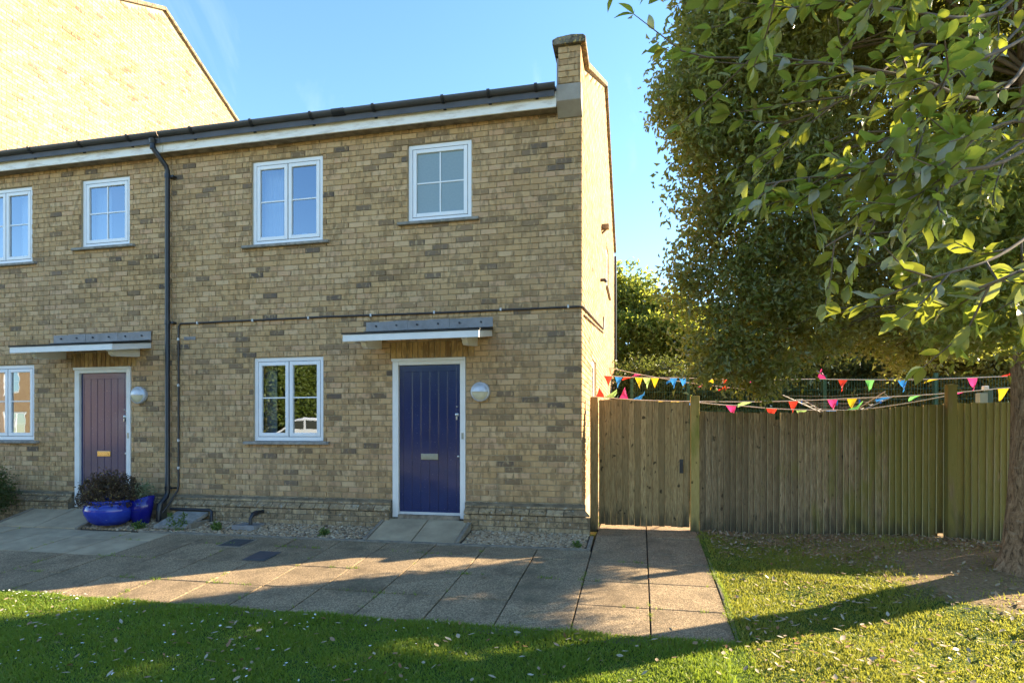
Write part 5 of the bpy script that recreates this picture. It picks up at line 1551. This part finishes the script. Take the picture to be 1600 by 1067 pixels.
dg = thing("drain_gully", (-5.2, 7.2, -0.02), "grey square drain grate with black elbow pipe at the plinth", "drain")
m_ = MB()
gx0, gx1, gy0, gy1, gzv = -5.36, -5.02, 7.02, 7.27, 0.02
m_.box(gx0, gx1, gy0, gy0 + 0.03, gzv - 0.06, gzv); m_.box(gx0, gx1, gy1 - 0.03, gy1, gzv - 0.06, gzv); m_.box(gx0, gx0 + 0.03, gy0 + 0.03, gy1 - 0.03, gzv - 0.06, gzv); m_.box(gx1 - 0.03, gx1, gy0 + 0.03, gy1 - 0.03, gzv - 0.06, gzv)
m_.build("grate_frame", M['lead'], dg, bevel=0.003)
for i in range(7):
    m_ = MB(); xx = gx0 + 0.045 + i * 0.04; m_.box(xx, xx + 0.02, gy0 + 0.031, gy1 - 0.031, gzv - 0.02, gzv - 0.004); m_.build("grate_bar", M['lead'], dg)
m_ = MB(); m_.tube([(-5.16, 7.14, 0.0), (-5.16, 7.14, 0.10), (-5.15, 7.17, 0.15), (-5.13, 7.24, 0.17), (-5.12, 7.40, 0.17)], 0.026, 10); m_.tube([(-5.15, 7.17, 0.15), (-5.13, 7.24, 0.17)], 0.034, 10); m_.build("elbow_pipe", M['black_plastic'], dg)
def cover(name, x0, x1, y0, y1, mat, label, ribs):
    t_ = thing(name, ((x0 + x1) / 2, (y0 + y1) / 2, gz(0, y0)), label, "manhole cover")
    m_ = MB()
    P = [(x0, y0), (x1, y0), (x1, y1), (x0, y1)]
    m_.hexa([(x, y, gz(x, y) - 0.02) for (x, y) in P] + [(x, y, gz(x, y) + 0.009) for (x, y) in P]); m_.build("plate", mat, t_, bevel=0.003)
    fr = MB(); e = 0.022
    for (a, b, c, d) in ((x0 - e, x1 + e, y0 - e, y0), (x0 - e, x1 + e, y1, y1 + e), (x0 - e, x0, y0, y1), (x1, x1 + e, y0, y1)):
        Q = [(a, c), (b, c), (b, d), (a, d)]
        fr.hexa([(x, y, gz(x, y) - 0.02) for (x, y) in Q] + [(x, y, gz(x, y) + 0.0065) for (x, y) in Q])
    fr.build("cover_frame", M['kerb'] if ribs else mat, t_)
    if ribs:
        for i in range(ribs):
            y = y0 + 0.04 + (y1 - y0 - 0.08) * i / (ribs - 1)
            r = MB(); r.hexa([(x0 + 0.03, y - 0.008, gz(0, y) + 0.0085), (x1 - 0.03, y - 0.008, gz(0, y) + 0.0085), (x1 - 0.03, y + 0.008, gz(0, y) + 0.0085), (x0 + 0.03, y + 0.008, gz(0, y) + 0.0085),
                              (x0 + 0.03, y - 0.006, gz(0, y) + 0.014), (x1 - 0.03, y - 0.006, gz(0, y) + 0.014), (x1 - 0.03, y + 0.006, gz(0, y) + 0.014), (x0 + 0.03, y + 0.006, gz(0, y) + 0.014)])
            r.build("rib", mat, t_)
cover("manhole_cover", -5.02, -4.72, 6.33, 6.62, M['iron'], "square ribbed iron manhole cover set in the paving", 7)
cover("plastic_cover", -4.33, -4.10, 5.90, 6.18, M['iron_blue'], "smaller plain blue-grey cover plate in the paving", 0)

# timber strip dividing the bed
m_ = MB(); m_.hexa([(-7.36, 6.83, -0.12), (-7.32, 6.83, -0.12), (-6.83, 7.28, -0.08), (-6.87, 7.28, -0.08), (-7.36, 6.83, -0.02), (-7.32, 6.83, -0.02), (-6.83, 7.28, 0.03), (-6.87, 7.28, 0.03)])
tag(m_.build("edging_board", M['kerb'], None), "thin concrete edging strip slanting across the gravel by the planters", "edging")

# ------------------------------------------------------------------ grass, daisies, fallen leaves
def grass(name, x0, x1, y0, y1, dens, hgt, label, soil):
    n = int((x1 - x0) * (y1 - y0) * dens)
    xy = np.stack([rng.uniform(x0, x1, n), rng.uniform(y0, y1, n)], 1)
    if soil:
        s_ = np.sin(xy[:, 0] * 2.3 + 1.1) * np.sin(xy[:, 1] * 3.1 + 0.4) * 0.5 + np.sin(xy[:, 0] * 5.7 + xy[:, 1] * 4.3) * 0.3
        bare = 0.15 + np.clip((xy[:, 1] - 6.7) / 0.9, 0, 1) * 0.68 + np.clip((xy[:, 0] - 1.9) / 1.0, 0, 1) * np.clip((xy[:, 1] - 4.9) / 0.7, 0, 1) * np.clip((7.3 - xy[:, 1]) / 0.6, 0.25, 1) * 0.95 + 0.3 * s_
        near = np.exp(-((xy[:, 0] - 3.46) ** 2 + (xy[:, 1] - 6.3) ** 2) / 0.5) * 0.8
        xy = xy[rng.random(n) > np.clip(bare + near, 0, 0.96)]
        n = len(xy)
    clump = 0.75 + 0.35 * np.sin(xy[:, 0] * 6.1 + np.sin(xy[:, 1] * 5) * 2) * np.sin(xy[:, 1] * 7.3)
    h = hgt * rng.uniform(0.45, 1.25, n) * clump
    w = rng.uniform(0.0028, 0.0055, n)
    z = np.array([lawn_z(a, b) for a, b in xy])
    base = np.concatenate([xy, z[:, None] - 0.004], 1)
    a = rng.uniform(0, 2 * np.pi, n)
    sd = np.stack([np.cos(a), np.sin(a), np.zeros(n)], 1)
    le = rng.normal(0, 0.55, (n, 2))
    tip = base + np.concatenate([le * h[:, None], h[:, None]], 1)
    mid = base + np.concatenate([le * h[:, None] * 0.3, h[:, None] * 0.55], 1)
    V = np.stack([base - sd * w[:, None], base + sd * w[:, None], mid + sd * w[:, None] * 0.7, mid - sd * w[:, None] * 0.7, tip], 1).reshape(-1, 3)
    b5 = (np.arange(n) * 5)[:, None]
    F = np.concatenate([b5 + np.array([[0, 1, 2]]), b5 + np.array([[0, 2, 3]]), b5 + np.array([[3, 2, 4]])], 1).reshape(-1, 3)
    o = link_mesh(name, V, F, M['grass_dry'] if soil else M['grass'], None, False, np.repeat(rng.random(n), 3))
    tag(o, label, None, None, "stuff")
grass("grass", -6.9, 0.78, 2.95, 4.60, 11000, 0.040, "mown grass of the front lawn below the paving", False)
grass("grass", 0.735, 4.9, 3.2, 7.93, 9500, 0.036, "thin grass round the oak and along the fence", True)

jb = []
for i in range(len(cols) - 1):
    for _ in range(26):
        if rng.random() < 0.55: jb.append((cols[i + 1] + rng.normal(0, 0.004), 4.62 + 2.1 * rng.random() ** 1.6))
for y in rows[1:4]:
    for _ in range(90): jb.append((rng.uniform(-6.5, 0.7), y + rng.normal(0, 0.004)))
jx = []
for (x, y) in jb:
    if math.sin(x * 3.7 + 1) * math.sin(y * 5.1 + x) > 0.1:
        for _ in range(7): jx.append((x + rng.normal(0, 0.012), y + rng.normal(0, 0.012)))
for _ in range(5200):
    x = rng.uniform(-6.6, 0.75); jx.append((x, 4.585 + abs(rng.normal(0, 0.035)) * (0.5 + 0.5 * math.sin(x * 4.3) + 0.3 * math.sin(x * 11))))
for _ in range(2200):
    y = rng.uniform(4.6, 7.6); jx.append((0.745 - abs(rng.normal(0, 0.03)) * (0.6 + 0.5 * math.sin(y * 5.3)), y))
jx = np.array(jx); n = len(jx)
bs = np.concatenate([jx, np.array([[gz(a, b) - 0.006] for a, b in jx])], 1)
an = rng.uniform(0, 6.28, n); sd = np.stack([np.cos(an), np.sin(an), 0 * an], 1) * 0.0035
hh = rng.uniform(0.012, 0.042, n)[:, None]
tp = bs + np.concatenate([rng.normal(0, 0.6, (n, 2)) * hh, hh], 1)
V = np.stack([bs - sd, bs + sd, tp], 1).reshape(-1, 3)
tag(link_mesh("joint_grass", V, np.arange(3 * n).reshape(-1, 3), M['grass'], None, False, rng.random(n)), "tufts of grass in the paving joints and along the lawn edge", None, None, "stuff")

def litter_z(x, y):
    if x > 0.78 or y < 4.6: return lawn_z(x, y) + (0.03 if y < 5.5 else 0.012)
    return gz(x, y) + 0.004
def leaf_proto():
    V, F, k = leaf_cloud(np.array([[-0.5, 0, 0.]]), np.array([[1., 0, 0]]), np.array([[0, 0, 1.]]), np.array([1.0]), np.array([0.5]), fold=0.2, curl=-0.15, rich=True)
    return V, [tuple(int(a) for a in f) for f in F]
LV, LF = leaf_proto()
n = 1700
xy = np.concatenate([
    np.stack([rng.uniform(0.8, 4.9, 3600), 7.93 - np.abs(rng.normal(0, 0.55, 3600))], 1),
    np.stack([rng.uniform(0.8, 4.6, 3000), rng.uniform(3.4, 7.4, 3000)], 1),
    np.stack([rng.uniform(-6.4, 0.8, 650), rng.uniform(3.1, 4.55, 650)], 1),
    np.stack([rng.uniform(-3.0, 0.68, 22), rng.uniform(4.7, 7.8, 22)], 1),
    np.stack([rng.uniform(-2.0, -0.7, 40), rng.uniform(6.85, 7.3, 40)], 1)])
drift = np.sin(xy[:, 0] * 2.9 + 1.3 * np.sin(xy[:, 1] * 2.1)) * np.sin(xy[:, 1] * 4.1 + np.sin(xy[:, 0] * 1.7) * 1.5)
xy = xy[(xy[:, 1] < 7.95) & (rng.random(len(xy)) < 0.55 + 0.45 * drift)]
scatter("fallen_leaves", xy, litter_z, LV, LF, 0.042, M['litter'], squash=(1, 1, 1), lift=0.1, label="pale and brown fallen leaves scattered on lawn and earth")
lm = bpy.data.meshes.new("fallen_leaf"); lm.from_pydata([tuple(q) for q in LV], [], LF); lm.materials.append(M['litter'])
for p in lm.polygons: p.use_smooth = True
for i in range(90):
    if i < 50: x, y = random.uniform(-5.2, 2.4), random.uniform(3.4, 4.5)
    else: x, y = random.uniform(0.9, 3.4), random.uniform(4.2, 6.2)
    o = inst("fallen_leaf", lm, Matrix.Translation((x, y, litter_z(x, y) + 0.008)) @ Matrix.Rotation(random.uniform(0, 6.28), 4, 'Z') @ Matrix.Rotation(random.gauss(0, 0.35), 4, 'X') @ Matrix.Rotation(random.gauss(0, 0.25), 4, 'Y') @ Matrix.Scale(random.uniform(0.045, 0.068), 4))
    tag(o, "single curled fallen leaf lying in the lawn grass", "leaf", "larger fallen leaves on the lawn")
dv_ = [(0, 0, 0.3)] + [(math.cos(a), math.sin(a), 0.0) for a in np.linspace(0, 2 * math.pi, 9)[:-1]]
df_ = [(0, 1 + k, 1 + (k + 1) % 8) for k in range(8)]
xy = np.concatenate([np.stack([rng.uniform(-6.3, -1.5, 170), rng.uniform(3.3, 4.55, 170)], 1), np.stack([rng.uniform(-5.9, -5.0, 30), rng.uniform(4.42, 4.58, 30)], 1)])
scatter("daisies", xy, lambda a, b: lawn_z(a, b) + 0.045, dv_, df_, 0.0075, M['daisy'], squash=(1, 1, 1), lift=0, label="tiny white daisies in the lawn")

# ------------------------------------------------------------------ across the court, seen in the window glass
yx = np.linspace(-60, 50, 23); yy_ = np.linspace(-13.8, 1.2, 31)  # wide pale court added out of view as a light bounce
yv = [(x, y, gz(x, y) + 0.012) for y in yy_ for x in yx]
yf = [(j * 23 + i, j * 23 + i + 1, (j + 1) * 23 + i + 1, (j + 1) * 23 + i) for j in range(30) for i in range(22)]
tag(link_mesh("bounce_court", yv, yf, M['court'], None), "unseen pale concrete court added behind the viewer to bounce light on the house fronts", None, None, "structure")
bg2 = "hedge shrubs across the court"
for i, (xx, mat_, lab) in enumerate(((-25.4, 'dark_leaf', "dark shrub across the court against the orange house"), (-21.5, 'gold_leaf', "golden shrub across the court next to the dark one"), (-18.0, 'bush_leaf', "green shrub across the court beside the golden one"), (-14.2, 'gold_leaf', "second golden shrub across the court behind the parked car"), (-10.4, 'dark_leaf', "dark shrub across the court past the parked car"), (-6.4, 'dark_leaf', "dark shrub across the court facing the navy door"), (-2.0, 'bush_leaf', "green shrub across the court opposite the gate"), (3.0, 'dark_leaf', "last dark shrub in the row across the court"))):
    bush("roadside_shrub", (xx, -15.4, 1.9), (2.6, 1.5, 3.5), 1500, 14, 0.22, M[mat_], lab, "shrub", bg2, spread=0.16)
opp = thing("opposite_house", (-36, -19, -0.6), "orange brick house across the court with white bay windows", "house")
OY = -16.0
ofn = (lambda u, z, d: Vector((u, OY - d, z)))
ho = [(-45.4, -43.6, 1.0, 2.6), (-45.4, -43.6, 3.7, 5.2), (-41.0, -39.2, 1.0, 2.6), (-36.6, -34.8, 1.0, 2.6), (-31.6, -29.8, 1.0, 2.6), (-41.0, -39.2, 3.7, 5.2), (-36.6, -34.8, 3.7, 5.2), (-31.6, -29.8, 3.7, 5.2)]
wo = backing(-50, -28.0, -0.7, 6.0, ho, ofn, M['brick_red'], "front_wall", opp)
for (a, b, c, d) in ho:
    window(opp, ofn, a, b, c, d, 'two', sill=False)
m_ = MB(); m_.box(-50, -28.0, -24, OY - 0.2, -0.7, 6.0); m_.build("wall", M['brick_red'], opp)
m_ = MB(); m_.prism([(OY + 0.4, 5.95), (-20.1, 9.0), (-24.4, 5.95)], 'x', -50.3, -27.7); m_.build("roof", M['slate'], opp)

car = thing("parked_car", (-14.6, -8.9, gz(0, -8.9)), "white hatchback parked across the way, seen in the ground floor window", "car")
cz0 = gz(0, -8.9) + 0.02; cy0, cy1 = -9.8, -8.05; cxb = -16.6
prof = [(0.0, 0.35), (0.05, 0.62), (0.25, 0.78), (1.05, 0.92), (1.75, 1.38), (2.2, 1.48), (3.1, 1.46), (3.75, 1.05), (4.0, 0.98), (4.08, 0.6), (4.05, 0.32), (3.75, 0.25), (0.3, 0.25)]
m_ = MB()
secs = [(0.0, 0.90, 0.0), (0.10, 1.0, 0.0), (0.90, 1.0, 0.0), (1.0, 0.90, 0.0)]
n = len(prof); vs = []
for (t_, sc, _) in secs:
    for (a, b) in prof:
        b2 = 0.25 + (b - 0.25) * (sc if b > 0.95 else (0.97 if sc < 1 else 1)); vs.append((cxb + 0.02 * (1 - sc) * 10 + a * (1 if sc == 1 else 0.985), cy0 + (cy1 - cy0) * t_, cz0 + b2))
fs = [tuple(range(n)), tuple(range(3 * n, 4 * n))[::-1]]
for i in range(3):
    for k in range(n): fs.append((i * n + k, i * n + (k + 1) % n, (i + 1) * n + (k + 1) % n, (i + 1) * n + k))
m_.add(vs, fs); body = m_.build("body", M['car_paint'], car, bevel=0.04)
for (ys_, sg) in ((cy1, 1), (cy0, -1)):
    for poly in ([(1.25, 0.98), (1.85, 1.36), (2.3, 1.40), (2.3, 0.98)], [(2.4, 0.98), (2.4, 1.40), (3.0, 1.38), (3.45, 1.05), (3.4, 0.98)]):
        k = MB(); k.prism([(cxb + 0.04 + a, cz0 + b - 0.06 * (b > 1.2)) for (a, b) in poly], 'y', ys_ - 0.02 * sg, ys_ + 0.008 * sg); k.build("window", M['dark_glass'], car)
    for a in (0.8, 3.3):
        k = MB(); k.tube([(cxb + a, ys_ - 0.16 * sg, cz0 + 0.3), (cxb + a, ys_ + 0.015 * sg, cz0 + 0.3)], 0.31, 22, smooth=False); wh = k.build("wheel", M['tyre'], car)
        k = MB(); k.tube([(cxb + a, ys_ - 0.02 * sg, cz0 + 0.3), (cxb + a, ys_ + 0.022 * sg, cz0 + 0.3)], 0.2, 18, smooth=False); k.build("rim", M['rim'], wh)
k = MB(); k.hexa([(cxb + 1.02, cy0 + 0.2, cz0 + 0.93), (cxb + 1.02, cy1 - 0.2, cz0 + 0.93), (cxb + 1.1, cy1 - 0.2, cz0 + 0.93), (cxb + 1.1, cy0 + 0.2, cz0 + 0.93), (cxb + 1.72, cy0 + 0.25, cz0 + 1.38), (cxb + 1.72, cy1 - 0.25, cz0 + 1.38), (cxb + 1.80, cy1 - 0.25, cz0 + 1.38), (cxb + 1.80, cy0 + 0.25, cz0 + 1.38)]); k.build("windscreen", M['dark_glass'], car)
for yy in (cy0 + 0.15, cy1 - 0.45):
    k = MB(); k.box(cxb - 0.01, cxb + 0.12, yy, yy + 0.3, cz0 + 0.58, cz0 + 0.72); k.build("headlight", M['clip'], car, bevel=0.02)
    k = MB(); k.box(cxb + 3.98, cxb + 4.1, yy, yy + 0.25, cz0 + 0.75, cz0 + 0.95); k.build("tail_light", M['lamp_red'], car, bevel=0.02)
